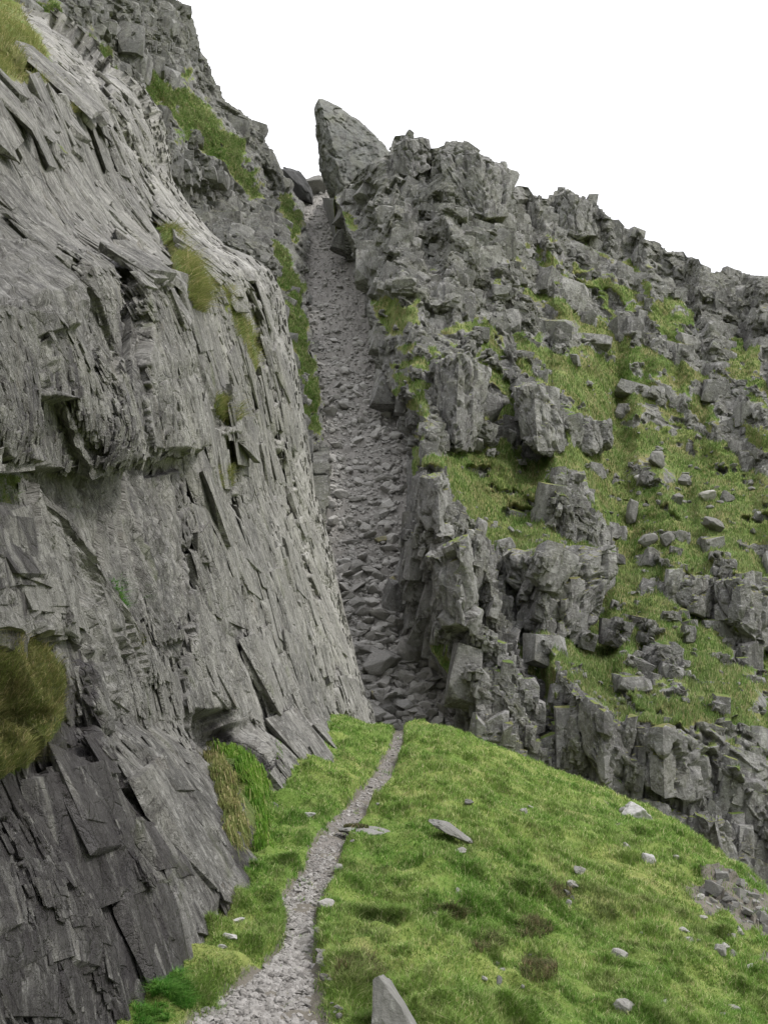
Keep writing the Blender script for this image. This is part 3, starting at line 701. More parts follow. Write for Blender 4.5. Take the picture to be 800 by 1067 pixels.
for n_, (poly, h) in enumerate((([(-60, 325), (40, 330), (70, 348), (90, 374), (80, 400), (52, 418), (-60, 414)], 0.75), ([(88, 372), (118, 425), (128, 484), (88, 490), (82, 468), (60, 440), (50, 418)], 0.75),
        ([(-60, 432), (4, 432), (17, 456), (17, 488), (-60, 490)], 0.70), ([(-60, 250), (30, 255), (85, 300), (92, 368), (60, 345), (-60, 330)], 0.45),
        ([(134, 290), (158, 300), (186, 360), (198, 468), (188, 477), (144, 475), (132, 440)], 0.60), ([(28, 502), (58, 545), (114, 640), (158, 690), (150, 760), (96, 720), (56, 640), (30, 560)], 0.30),
        ([(-60, 552), (8, 552), (38, 592), (64, 640), (56, 664), (-60, 655)], 0.5), ([(148, 500), (184, 492), (188, 560), (190, 662), (166, 670), (152, 600)], -0.02),
        ([(120, 488), (129, 488), (127, 640), (118, 620)], -0.05), ([(133, 488), (139, 488), (139, 650), (132, 630)], -0.02), ([(104, 492), (121, 489), (120, 618), (108, 602)], -0.06), ([(138, 490), (150, 490), (153, 640), (140, 655)], -0.06), ([(30, 494), (104, 492), (104, 590), (60, 540)], -0.12))):
    wall_slab(poly, h, 700 + n_)
Vw = np.concatenate(Vw); Fw = np.concatenate(Fw); aw = np.concatenate(aw)
nq = (P.shape[0] - 1) * (P.shape[1] - 1)
cat_ = lambda a, b_: np.concatenate([a.ravel(), b_])
cliff = add('cliff', mesh_from('cliff', np.concatenate([P.reshape(-1, 3), Vw]), [grid_faces(*P.shape[:2]), Fw], M_WALL, smooth=np.concatenate([np.ones(nq, bool), np.zeros(len(Fw), bool)]),
    attrs={'grass': cat_(g, np.zeros(len(Vw))), 'wet': cat_(wet, aw[:, 2]), 'along': cat_(A[..., 0], aw[:, 0]), 'updip': cat_(A[..., 1], aw[:, 1])}))
tag(cliff, 'tall grey slabby rock wall rising beside the footpath', kind='structure')
WS = Surf(P); W_g, W_x, W_y = g, WS.x.reshape(g.shape), WS.y.reshape(g.shape)
print('cliff', time.time() - T0)

# ------------------------------------------------------------------ scree chute
M_S = 0.85
def scree_lnD(py):
    t = ray(400, py)[1]; t0 = ray(400, 757)[1]
    return math.log(48.0) + np.log((M_S - t0) / (M_S - t))
SL = curve([(365, 800), (387, 759), (381, 710), (364, 642), (349, 579), (330, 515), (332, 450), (335, 417), (328, 367), (320, 330), (318, 289), (321, 255), (315, 212), (308, 190)], 'y')
SR = curve([(540, 800), (502, 762), (476, 725), (442, 680), (431, 650), (424, 590), (426, 534), (422, 459), (402, 438), (396, 384), (387, 350), (384, 313), (359, 289), (352, 255), (345, 215), (340, 190)], 'y')
rows = np.linspace(815, 196, 720); kk = np.linspace(-0.9, 1.9, 260)
PYs = np.repeat(rows[:, None], len(kk), 1); PXs = SL(rows)[:, None] + (SR(rows) - SL(rows))[:, None] * kk[None]
Ds = np.exp(scree_lnD(PYs)); 
P = pt(PXs, PYs, Ds)
backs = P[-1:, :, :] + np.stack([np.array([0, 6, -4]), np.array([0, 14, -12])])[:, None, :]
P = np.concatenate([P, backs], 0)
pix = P[..., 1] / F
cross = np.clip(np.concatenate([np.repeat(kk[None], len(rows), 0), np.repeat(kk[None], 2, 0)], 0), -0.9, 1.9)
P[..., 2] += 0.9 * np.maximum(0, np.abs(cross - 0.5) - 0.35) ** 1.2
fv, fe = facets(P / np.array([1.3, 1.8, 1.3]), 201, 0.8); P[..., 2] += 0.18 * fv
fv, fe = facets(P / np.array([0.42, 0.55, 0.42]), 202, 0.9); P[..., 2] += 0.09 * fv
P[..., 2] += 0.25 * fbm(P / 5.0, 3, 203) + 0.08 * fbm(P / 0.9, 3, 204)
scree = add('scree_slope', mesh_from('scree_slope', P, grid_faces(*P.shape[:2]), M_SCREE, attrs={'var': np.clip(0.5 + 0.5 * gnoise(P / 3.0, 205), 0, 1)}))
tag(scree, 'steep grey scree bed filling the gully', kind='structure')
SS = Surf(P); S_P, S_N, S_kk = P, SS.N.reshape(P.shape), cross
print('scree', time.time() - T0)

# ------------------------------------------------------------------ rock block relief shared by both far hills
def hill_relief(P, N, R, D, seed, fade=None, ribs=None):
    """R 0..1 rock share; returns displaced points"""
    pix = D / F
    B = P.copy(); B[..., 0] += 0.18 * P[..., 2]; B[..., 2] += 0.12 * P[..., 0]
    B = B + 1.2 * np.stack([gnoise(P / 9.0 + 5.1 * k, seed + 50 + k) for k in range(3)], -1)
    O = 1.0 * fbm(B / np.array([13, 13, 16]), 3, seed)
    crumb = 0.30 + 1.0 * sstep(-0.25, 0.3, gnoise(P / 7.0, seed + 31) + 0.4 * gnoise(P / 2.5, seed + 32))
    fv, fe = facets(B / np.array([7.0, 6.0, 8.0]), seed + 21, 0.75, 0.12); O += R * (0.75 * fv - 0.25 * np.exp(-(fe / 0.03) ** 2))
    fv, fe = facets(B / np.array([3.2, 3.2, 3.6]), seed + 1, 0.75, 0.12); O += R * (0.48 * fv - 0.14 * np.exp(-(fe / 0.035) ** 2))
    fv, fe = facets(B / np.array([1.6, 1.7, 1.5]), seed + 2, 0.8, 0.12); O += R * crumb * (0.30 * fv - 0.10 * np.exp(-(fe / 0.05) ** 2))
    fv, fe = facets(B / np.array([0.78, 0.8, 0.66]), seed + 3, 0.9, 0.12); O += R * crumb * (0.16 * fv - 0.05 * np.exp(-(fe / 0.06) ** 2))
    fv, fe = facets(B / np.array([0.36, 0.4, 0.30]), seed + 4, 1.0, 0.1); O += R * crumb * 0.06 * fv * sstep(1.2, 4.0, 0.36 / pix)
    O += (0.06 + 0.04 * R) * fbm(B / 0.8, 3, seed + 7, 0.6, pix=pix, size=0.8)
    O += (1 - R) * (0.28 * fbm(B / 2.4, 3, seed + 9) + 0.14 * (1 - 2 * np.abs(gnoise(B / 0.9, seed + 11))))
    if ribs is not None:
        fv, fe = facets(B / np.array([2.0, 2.4, 8.0]), seed + 41, 0.8, 0.15); O += ribs * (0.75 * fv - 0.55 * np.exp(-(fe / 0.09) ** 2))
    if fade is not None: O = O * fade
    O = 0.5 * O + 0.25 * (np.roll(O, 1, 1) + np.roll(O, -1, 1)); O[1:-1] = 0.6 * O[1:-1] + 0.2 * (O[2:] + O[:-2])
    Tc = -P / np.linalg.norm(P, axis=-1, keepdims=True)
    ND = 0.5 * N + 0.7 * Tc; ND /= np.linalg.norm(ND, axis=-1, keepdims=True)
    return P + ND * (1.15 * O)[..., None]

# ------------------------------------------------------------------ right hillside
SKY = [(300, 200), (347, 206), (356, 196), (375, 178), (400, 163), (406, 160), (412, 142), (425, 141), (430, 144), (442, 142), (447, 155), (457, 154), (470, 146), (485, 149), (496, 159), (500, 165), (522, 170), (529, 177), (535, 195), (542, 194), (550, 195), (559, 207), (575, 206), (577, 199), (592, 197), (600, 205), (617, 210), (627, 220), (637, 227), (644, 239), (665, 239), (670, 249), (685, 254), (695, 262), (712, 262), (715, 268), (727, 270), (732, 282), (745, 285), (767, 282), (772, 287), (800, 288), (860, 300), (930, 330), (1010, 360)]
sky_y = curve(SKY, 'x')
HL = [(512, 830), (510, 800), (502, 762), (480, 728), (456, 690), (436, 650), (428, 600), (430, 534), (426, 470), (407, 440), (400, 390), (389, 345), (385, 313), (373, 280), (363, 250), (353, 215), (347, 200)]
hl = curve(HL, 'y')
bot_y = curve([(480, 830), (530, 830), (640, 880), (690, 905), (800, 985), (1010, 1130)], 'x')
nv, nu = 900, 640
V, Uc = np.meshgrid(np.linspace(0, 1, nv), np.linspace(0, 1, nu), indexing='ij')
L = hl(830 - (830 - 200) * V)
PX = L + (1005 - L) * Uc
PY = bot_y(PX) + (sky_y(PX) - bot_y(PX)) * V
_, Tt = ray(PX, PY)
D0 = np.interp(PX, [420, 500, 640, 800, 1000], [42, 41, 40, 39, 38])
Dsky = np.interp(PX + 14 * gnoise(np.stack([PX / 25, PY / 25, PX * 0], -1), 407), [340, 360, 400, 470, 524, 556, 600, 700, 800, 1000], [112, 110, 106, 101, 100, 113, 116, 113, 106, 96])
lnb = np.log(D0) + (np.log(Dsky) - np.log(D0)) * V ** 0.95
wxy = np.stack([PX, PY, PX * 0], -1)
jx = PX + 7 * gnoise(wxy / 30, 401) + 4 * gnoise(wxy / 11, 402) + 2 * gnoise(wxy / 5, 403)
jy = PY + 6 * gnoise(wxy / 28, 404) + 4 * gnoise(wxy / 10, 405) + 1.5 * gnoise(wxy / 5, 406)
FACES = [  # steep crag faces (polygon, steepness share)
    ([(520, 574), (560, 586), (607, 588), (640, 568), (640, 590), (618, 650), (590, 664), (541, 655), (532, 630), (520, 606)], 1.0),
    ([(548, 520), (586, 514), (624, 533), (639, 559), (641, 584), (624, 572), (594, 556), (567, 543)], 1.0),
    ([(571, 488), (609, 492), (614, 516), (582, 513)], 0.9),
    ([(588, 440), (637, 436), (637, 466), (612, 475), (588, 464)], 1.0), ([(655, 440), (678, 437), (678, 464), (660, 468)], 0.9),
    ([(684, 606), (710, 598), (740, 602), (762, 598), (805, 612), (860, 620), (860, 700), (775, 652), (740, 647), (715, 637), (695, 621)], 1.0),
    ([(752, 655), (790, 660), (792, 698), (772, 690)], 0.9), ([(780, 568), (860, 560), (860, 612), (800, 602)], 0.9),
    ([(663, 668), (697, 674), (716, 700), (696, 708), (676, 690)], 0.8),
    ([(574, 688), (592, 706), (622, 736), (652, 757), (712, 757), (742, 779), (764, 800), (800, 850), (860, 880), (900, 1120), (640, 900), (560, 800), (584, 760)], 0.9),
    ([(437, 490), (461, 488), (466, 515), (488, 549), (512, 567), (527, 616), (534, 665), (542, 702), (549, 762), (563, 790), (560, 830), (505, 830), (480, 725), (470, 672), (437, 652), (426, 601), (430, 540)], 0.85),
    ([(450, 372), (490, 365), (512, 395), (502, 440), (495, 470), (460, 472), (452, 430)], 0.8), ([(532, 400), (566, 398), (590, 470), (575, 478), (540, 450)], 0.7)]
UP = [(330, 190), (347, 200), (400, 440), (428, 480), (470, 474), (520, 462), (560, 478), (600, 462), (640, 440), (680, 440), (700, 462), (760, 500), (860, 520), (1005, 540), (1005, 300), (800, 200), (500, 120)]
Fm = np.zeros(PX.shape, f32)
for poly, a in FACES: Fm = np.maximum(Fm, a * polymask(jx, jy, poly, 4))
ledge = fbm(np.stack([jx / 34 + 0.25 * jy / 34, jy / 13 - jx / 60, PX * 0], -1), 4, 431, 0.55)
upz = polymask(jx, jy, UP, 14)
low = polymask(jx, jy, [(560, 560), (640, 600), (660, 560), (1005, 540), (1005, 1100), (640, 880), (560, 760), (590, 690)], 30)
mid = polymask(jx, jy, [(460, 470), (600, 470), (1005, 440), (1005, 640), (560, 680)], 20)
Fn = np.maximum(np.maximum(upz * 0.85 * sstep(-0.12, 0.10, ledge), low * 0.95 * sstep(0.26, 0.40, ledge)), mid * 0.9 * sstep(0.42, 0.54, ledge))
skyband = sstep(46, 22, PY - sky_y(PX) + 9 * gnoise(wxy / 18, 435)) * (PX > 400)
Fm = np.maximum(np.maximum(Fm, Fn), 0.85 * skyband)
lnD = np.empty_like(lnb); lnD[0] = lnb[0]
for i in range(1, nv):
    dt = Tt[i] - Tt[i - 1]; tm = Tt[i]
    rec = lnb[i] - lnb[i - 1] + np.clip((lnb[i] - lnD[i - 1]) * 14, -0.5, 4) * dt
    rec = np.minimum(rec, dt / (np.maximum(tm + 0.10, 0.33) - tm))
    fac = dt / (8.0 - tm)
    lnD[i] = lnD[i - 1] + (1 - Fm[i]) * rec + Fm[i] * fac
lnD = blur(lnD.astype(f32), 2, 1)
for _ in range(2):
    c_ = np.cumsum(np.pad(lnD, ((0, 0), (7, 6)), mode='edge'), 1, dtype=np.float64); lnD = ((c_[:, 13:] - c_[:, :-13]) / 13).astype(f32)

# rock / grass layout
R = 0.95 * polymask(jx, jy, UP, 10)
for poly, a in (([(590, 358), (618, 362), (650, 400), (668, 428), (640, 440), (600, 430), (586, 400)], 0.95),
                ([(560, 320), (592, 318), (626, 345), (606, 362), (586, 352)], 0.6), ([(618, 345), (650, 350), (704, 388), (716, 412), (690, 408), (650, 385)], 0.72),
                ([(552, 255), (584, 262), (616, 284), (600, 290), (566, 278)], 0.72), ([(640, 268), (690, 276), (690, 286), (650, 284)], 0.65), ([(620, 282), (665, 300), (690, 316), (660, 312)], 0.6),
                ([(752, 350), (772, 354), (772, 384), (756, 376)], 0.85), ([(772, 355), (790, 360), (795, 400), (780, 395)], 0.8), ([(748, 470), (800, 500), (800, 540), (760, 510)], 0.75),
                ([(388, 312), (412, 306), (440, 318), (440, 350), (415, 352), (396, 340)], 0.85), ([(400, 360), (450, 355), (448, 470), (428, 480), (408, 440)], 0.62),
                ([(460, 345), (500, 325), (510, 338), (480, 352)], 0.75), ([(490, 366), (520, 345), (528, 380), (500, 380)], 0.75), ([(490, 430), (526, 424), (520, 442), (498, 446)], 0.85),
                ([(536, 345), (565, 348), (560, 364), (540, 362)], 0.8), ([(442, 218), (490, 232), (488, 240), (450, 230)], 0.5), ([(410, 160), (445, 155), (440, 168), (412, 172)], 0.6),
                ([(680, 440), (700, 438), (760, 480), (740, 490)], 0.8), ([(700, 395), (740, 420), (752, 440), (720, 430)], 0.55), ([(350, 215), (368, 218), (372, 240), (356, 236)], 0.7)):
    R = R * (1 - a * polymask(jx, jy, poly, 9) * sstep(-0.55, -0.08, fbm(wxy / 13, 4, 433)))
ramp_n = fbm(np.stack([(jx * 0.80 + jy * 0.60) / 60, (jy * 0.80 - jx * 0.60) / 17, PX * 0], -1), 4, 437, 0.55)
rampz = polymask(jx, jy, [(545, 235), (620, 265), (700, 300), (770, 380), (1005, 470), (1005, 560), (640, 480), (545, 470), (480, 470), (440, 380), (500, 330)], 22)
R = R * (1 - 0.75 * rampz * sstep(-0.02, 0.20, ramp_n))
Fm = Fm * (1 - 0.8 * 0)
R = np.maximum(R, sstep(0.2, 0.7, Fm) * np.where((upz > .5) | (rampz > .4), R, 1.0))
for poly, a in (([(661, 696), (710, 707), (740, 730), (725, 740), (687, 731), (665, 711)], 0.55), ([(640, 470), (700, 470), (720, 500), (690, 510), (640, 500)], 0.45),
                ([(500, 740), (560, 700), (590, 760), (600, 800), (560, 830), (520, 800)], 0.45), ([(700, 740), (760, 760), (860, 860), (860, 900), (780, 850)], 0.5), ([(740, 640), (860, 720), (860, 820), (780, 760)], 0.42)):
    R = np.maximum(R, a * polymask(jx, jy, poly, 12))
patch = fbm(wxy / 26, 4, 421)
R = np.clip(R - 0.30 * upz * sstep(0.08, -0.25, ledge) * (0.6 + patch) + 0.22 * (R < 0.9) * patch * (PY < 830), 0, 1)
P = pt(PX, PY, np.exp(lnD))
# left arete wraps back into the gully
wr = np.linspace(0, 1, 24)[1:][::-1]
lp = []
for w in wr:
    lp.append(pt(PX[:, :1] - 11 * w ** 0.7, PY[:, :1], np.exp(lnD[:, :1]) * (1 + 0.24 * w)))
P = np.concatenate(lp + [P], 1)
R = np.concatenate([np.repeat(R[:, :1] * 0.5 + 0.4, len(wr), 1), R], 1)
# over the skyline and down behind
sk = [P[-1:] + np.array([0.0, 1.0, -0.06]) * k + np.array([0, 0, -0.018]) * k * k for k in (0.5, 1.2, 2.5, 5, 9, 15, 24)]
P = np.concatenate([P] + sk, 0); R = np.concatenate([R] + [R[-1:]] * len(sk), 0)
N = normals(blur(P, 14)); N[..., 1] -= 0.7; N /= np.linalg.norm(N, axis=-1, keepdims=True)
fade = np.ones(R.shape, f32); fade[nv:] = 0.25
hx, hy = proj(P)
ribs = np.zeros(P.shape[:2], f32); ribs[:nv, -nu:] = 0.45 * skyband
ribs = np.maximum.reduce([ribs] + [polymask(hx, hy, FACES[i_][0], 8) for i_ in (0, 1, 5, 6, 9, 10)])
P = hill_relief(P, N, sstep(0.25, 0.8, R), P[..., 1], 430, fade, ribs)
N2 = normals(P)
nz = blur(N2[..., 2].astype(f32), 2, 1)
g = np.clip(1.02 - 1.15 * R + 0.9 * (nz - 0.55) * sstep(0.1, 0.7, R), 0, 1)
Rk_ = R.copy(); Rk_[:, :-nu] *= 0.72
Vb, Fb, lb, tb = crag_blocks(71, P, Rk_, 24000, ribs, edge=lambda x, y: y - sky_y(x) < 22)
hxp, hyp = proj(P)
def crag_mass(outline, nose, seed, depth=6.0, bulge=1.3, lean=0.10):
    """a solid buttress: an outline with its own distance, a corner edge standing forward and real depth behind"""
    global Vb, Fb, lb, tb
    r_ = np.random.default_rng(seed); o_ = np.asarray(outline, float); yb = o_[:, 1].max(); xb = o_[np.argmax(o_[:, 1]), 0]
    d2 = (hxp - xb) ** 2 + (hyp - yb) ** 2; D0 = float(P.reshape(-1, 3)[np.argmin(d2), 1]) - 0.3
    bm = bmesh.new(); cx_ = o_[:, 0].mean()
    for px, py in outline:
        d = D0 + lean * (yb - py) * D0 / F + r_.uniform(-.2, .2)
        bm.verts.new(pt(px, py, d)); bm.verts.new(pt(cx_ + (px - cx_) * 0.85, py + 3, d + depth))
    for px, py in nose: bm.verts.new(pt(px, py, D0 - bulge + lean * (yb - py) * D0 / F))
    bmesh.ops.convex_hull(bm, input=bm.verts)
    bmesh.ops.delete(bm, geom=[v for v in bm.verts if not v.link_faces], context='VERTS')
    bmesh.ops.triangulate(bm, faces=bm.faces[:])
    bmesh.ops.subdivide_edges(bm, edges=bm.edges[:], cuts=18, use_grid_fill=True); bmesh.ops.triangulate(bm, faces=bm.faces[:])
    bm.verts.index_update(); bm.normal_update(); V_ = np.array([v.co for v in bm.verts]); Nv = np.array([v.normal for v in bm.verts]); F_ = np.array([[v.index for v in f.verts] for f in bm.faces], np.int32); bm.free()
    f1, e1 = facets(V_ / np.array([1.1, 1.1, 2.2]), seed, 0.9, 0.15); f2, e2 = facets(V_ / np.array([0.4, 0.4, 0.6]), seed + 1, 0.9, 0.15)
    V_ = V_ + Nv * (0.20 * f1 - 0.28 * np.exp(-(e1 / 0.06) ** 2) + 0.045 * f2 - 0.03 * np.exp(-(e2 / 0.08) ** 2) + 0.06 * fbm(V_ / 0.7, 4, seed + 2))[:, None]
    Fb = np.concatenate([Fb, F_ + len(Vb)]); Vb = np.concatenate([Vb, V_]); lb = np.concatenate([lb, np.full(len(V_), 0.7)]); tb = np.concatenate([tb, np.full(len(V_), r_.uniform(-0.35, 0.1))])
MASSES = [([(521, 577), (560, 588), (590, 594), (618, 583), (640, 570), (640, 596), (618, 618), (590, 624), (540, 616), (524, 602)], [(590, 594), (590, 624)], 801),
          ([(538, 622), (590, 628), (618, 618), (634, 604), (620, 648), (590, 664), (562, 660), (541, 654)], [(588, 628), (589, 663)], 802),
          ([(549, 522), (586, 515), (622, 534), (638, 560), (638, 582), (622, 570), (592, 555), (566, 543)], [(605, 530), (610, 560)], 803),
          ([(590, 442), (634, 438), (636, 464), (612, 474), (592, 464)], [(618, 440), (616, 472)], 804), ([(573, 490), (606, 492), (612, 514), (584, 512)], [(592, 492), (594, 512)], 805),
          ([(688, 607), (712, 600), (742, 604), (744, 645), (716, 636), (698, 622)], [(720, 602), (722, 636)], 806), ([(742, 604), (764, 600), (806, 616), (810, 690), (776, 652), (744, 646)], [(770, 604), (772, 650)], 807),
          ([(453, 378), (488, 366), (508, 394), (502, 436), (492, 468), (460, 470), (455, 430)], [(478, 372), (474, 468)], 808), ([(534, 404), (564, 400), (584, 440), (588, 470), (574, 478), (545, 456)], [(556, 404), (560, 470)], 809),
          ([(596, 716), (624, 738), (652, 760), (660, 800), (650, 850), (620, 820), (600, 780)], [(628, 745), (630, 820)], 810), ([(654, 760), (710, 759), (738, 780), (742, 832), (716, 838), (664, 812)], [(690, 762), (692, 832)], 811),
          ([(668, 840), (700, 846), (722, 900), (700, 912), (676, 880)], [(690, 846), (700, 905)], 812), ([(726, 850), (756, 856), (786, 905), (780, 930), (740, 912)], [(744, 856), (758, 918)], 813),
          ([(412, 150), (425, 143), (446, 146), (452, 170), (430, 190), (412, 180)], [(430, 146), (430, 186)], 814), ([(458, 158), (470, 148), (497, 160), (526, 174), (530, 225), (500, 232), (470, 215)], [(500, 162), (505, 226)], 815),
          ([(577, 204), (592, 200), (616, 212), (622, 245), (600, 250), (580, 236)], [(598, 204), (602, 246)], 816), ([(440, 500), (460, 494), (466, 520), (470, 560), (452, 570), (440, 540)], [(456, 498), (458, 560)], 817),
          ([(446, 580), (486, 560), (500, 620), (496, 660), (462, 650)], [(478, 566), (482, 652)], 818)]
for m_ in MASSES: crag_mass(*m_)
Vj, Fj, n0, nf0 = join_sheet(P, Vb, Fb)
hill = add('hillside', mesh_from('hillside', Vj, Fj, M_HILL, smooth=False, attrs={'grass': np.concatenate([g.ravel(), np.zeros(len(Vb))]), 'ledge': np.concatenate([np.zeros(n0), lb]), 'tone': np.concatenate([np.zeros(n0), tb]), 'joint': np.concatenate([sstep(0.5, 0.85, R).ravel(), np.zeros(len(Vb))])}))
tag(hill, 'craggy fellside of stepped rock and grass ledges right of the gully', kind='structure')
HS = Surf(P); H_P, H_g, H_N = P, g, N2
print('hill', time.time() - T0)

# ------------------------------------------------------------------ left far buttress
BR = [(150, -60), (172, -8), (184, 2), (192, 7), (199, 27), (206, 51), (213, 61), (219, 78), (231, 98), (234, 106), (244, 114), (253, 118), (264, 127), (272, 137), (281, 154), (288, 160), (293, 172), (299, 191), (303, 201), (315, 212), (321, 255), (318, 289), (320, 330), (328, 367), (335, 417), (336, 470), (340, 560), (350, 620)]
br = curve(BR, 'y')
nv, nu = 760, 430
rows = np.linspace(620, -60, nv); kk = np.linspace(0, 1, nu)
Rr = br(rows); sl = curve(SIL, 'y')(rows)
Lr = np.minimum(sl - 70, Rr - 90)
PX = Lr[:, None] + (Rr - Lr)[:, None] * kk[None]; PY = np.repeat(rows[:, None], nu, 1)
De = np.where(rows > 205, np.exp(scree_lnD(np.maximum(rows, 205))) * 0.97, np.interp(rows, [-60, 0, 100, 165, 205], [112, 114, 116, 119, 121]))
ker = np.hanning(41); ker /= ker.sum(); De = np.convolve(np.pad(De, 20, mode='edge'), ker, 'valid')
# a scree-side bank that turns from the chute (dark strip of grass) then the main buttress coming nearer to the left
near = np.interp(rows, [-60, 100, 300, 620], [0.40, 0.36, 0.30, 0.20])
wpx = (Rr[:, None] - PX)
Dm = De[:, None] * (1 - near[:, None] * (1 - np.exp(-wpx / 95.0)))
P = pt(PX, PY, Dm)
wr = np.linspace(0, 1, 20)[1:]
P = np.concatenate([P] + [P[:, -1:] + np.array([-0.55, 1.0, 0]) * 10 * w + np.array([0, 0, -3.0]) * w for w in wr[:0]] + [P[:, nu - 1:nu] + np.array([-0.35, 1.0, -0.1]) * (12 * w) for w in wr], 1)
PXf = np.concatenate([PX, np.repeat(PX[:, -1:], len(wr), 1)], 1); PYf = np.concatenate([PY, np.repeat(PY[:, -1:], len(wr), 1)], 1)
wxy = np.stack([PXf, PYf, PXf * 0], -1)
jx = PXf + 7 * gnoise(wxy / 30, 501) + 4 * gnoise(wxy / 11, 502); jy = PYf + 7 * gnoise(wxy / 28, 504) + 4 * gnoise(wxy / 10, 505)
R = np.full(PXf.shape, 0.92, f32)
for poly, a in (([(150, 70), (190, 95), (215, 120), (245, 150), (262, 175), (275, 205), (262, 210), (240, 185), (205, 150), (170, 120), (145, 95)], 0.92),
                ([(165, 55), (200, 70), (235, 120), (268, 165), (282, 190), (270, 195), (235, 150), (190, 100)], 0.55),
                ([(165, 120), (200, 140), (225, 165), (190, 160), (168, 145)], 0.5), ([(285, 200), (305, 205), (318, 240), (312, 260), (296, 240)], 0.85),
                ([(284, 250), (300, 260), (318, 300), (322, 340), (332, 400), (338, 480), (320, 440), (306, 380), (296, 320)], 0.85), ([(0, -20), (60, 0), (90, 40), (130, 75), (90, 60), (40, 20)], 0.7),
                ([(60, 10), (120, 40), (140, 75), (110, 70)], 0.5)):
    R = R * (1 - a * polymask(jx, jy, poly, 9) * sstep(-0.75, -0.2, fbm(wxy / 13, 4, 533)))
R = np.clip(R + 0.3 * (R < 0.85) * fbm(wxy / 24, 4, 521), 0, 1)
N = normals(blur(P, 9))
P = hill_relief(P, N, sstep(0.25, 0.8, R) * np.interp(PYf, [0, 300, 500], [1, .9, .6]), P[..., 1], 530)
N2 = normals(P); nz = blur(N2[..., 2].astype(f32), 2, 1)
g = np.clip(1.05 - 1.15 * R + 0.9 * (nz - 0.5) * sstep(0.1, 0.7, R), 0, 1)
Rb = R.copy(); Rb[:, nu:] *= 0.0; Rb[PYf > 470] = 0
Vb, Fb, lb, tb = crag_blocks(72, P, Rb, 8000, edge=lambda x, y: np.abs(x - br(y)) < 18)
Vj, Fj, n0, nf0 = join_sheet(P, Vb, Fb)
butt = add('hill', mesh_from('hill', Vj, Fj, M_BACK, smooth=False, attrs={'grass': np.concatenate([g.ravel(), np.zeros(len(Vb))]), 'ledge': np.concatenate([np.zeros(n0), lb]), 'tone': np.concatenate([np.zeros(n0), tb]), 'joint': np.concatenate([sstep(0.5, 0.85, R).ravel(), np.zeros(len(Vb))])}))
tag(butt, 'steep dark buttress with grass ramps left of the notch', kind='structure')
BS = Surf(P); B_P, B_g, B_N = P, g, N2
print('buttress', time.time() - T0)

# ------------------------------------------------------------------ loose rocks
def ico(level):
    t = (1 + 5 ** 0.5) / 2
    V = np.array([(-1, t, 0), (1, t, 0), (-1, -t, 0), (1, -t, 0), (0, -1, t), (0, 1, t), (0, -1, -t), (0, 1, -t), (t, 0, -1), (t, 0, 1), (-t, 0, -1), (-t, 0, 1)], float)
    V /= np.linalg.norm(V, axis=1, keepdims=True); V = [tuple(v) for v in V]
    Fc = [(0, 11, 5), (0, 5, 1), (0, 1, 7), (0, 7, 10), (0, 10, 11), (1, 5, 9), (5, 11, 4), (11, 10, 2), (10, 7, 6), (7, 1, 8), (3, 9, 4), (3, 4, 2), (3, 2, 6), (3, 6, 8), (3, 8, 9), (4, 9, 5), (2, 4, 11), (6, 2, 10), (8, 6, 7), (9, 8, 1)]
    for _ in range(level):
        cache = {}; nf = []
        def mid(a, b):
            k = (min(a, b), max(a, b))
            if k not in cache:
                m = np.array(V[a]) + np.array(V[b]); V.append(tuple(m / np.linalg.norm(m))); cache[k] = len(V) - 1
            return cache[k]
        for a, b, c in Fc:
            x, y, z = mid(a, b), mid(b, c), mid(c, a); nf += [(a, x, z), (b, y, x), (c, z, y), (x, y, z)]
        Fc = nf
    return np.array(V), np.array(Fc, np.int32)
ICO = {k: ico(k) for k in (1, 2, 3, 4, 5)}
def rock_verts(rng, level, dims, nplanes=11, rough=0.03, cut=(0.62, 0.98)):
    """angular boulder: a ball cut by random planes, then roughened"""
    V, Fc = ICO[level]
    n = rng.normal(size=(nplanes, 3)); n /= np.linalg.norm(n, axis=1, keepdims=True)
    d = rng.uniform(cut[0], cut[1], nplanes)
    dot = V @ n.T
    r = np.min(np.where(dot > 1e-3, d / np.maximum(dot, 1e-3), 9), axis=1); r = np.minimum(r, 1.15)
    W = V * r[:, None]
    if rough and level >= 3:
        o = rng.uniform(0, 100, 3)
        W = W * (1 + rough * (2 * fbm(W * 1.6 + o, 4, 7) + 1.2 * facets((W * 2.6 + o).astype(f32), 9, 0.8)[0]))[:, None]
    W = W / (W.max(0) - W.min(0)) * np.array(dims)
    return W, Fc
def rotm(rx, ry, rz):
    cx, sx, cy, sy, cz, sz = math.cos(rx), math.sin(rx), math.cos(ry), math.sin(ry), math.cos(rz), math.sin(rz)
    return np.array([[cz, -sz, 0], [sz, cz, 0], [0, 0, 1]]) @ np.array([[cy, 0, sy], [0, 1, 0], [-sy, 0, cy]]) @ np.array([[1, 0, 0], [0, cx, -sx], [0, sx, cx]])
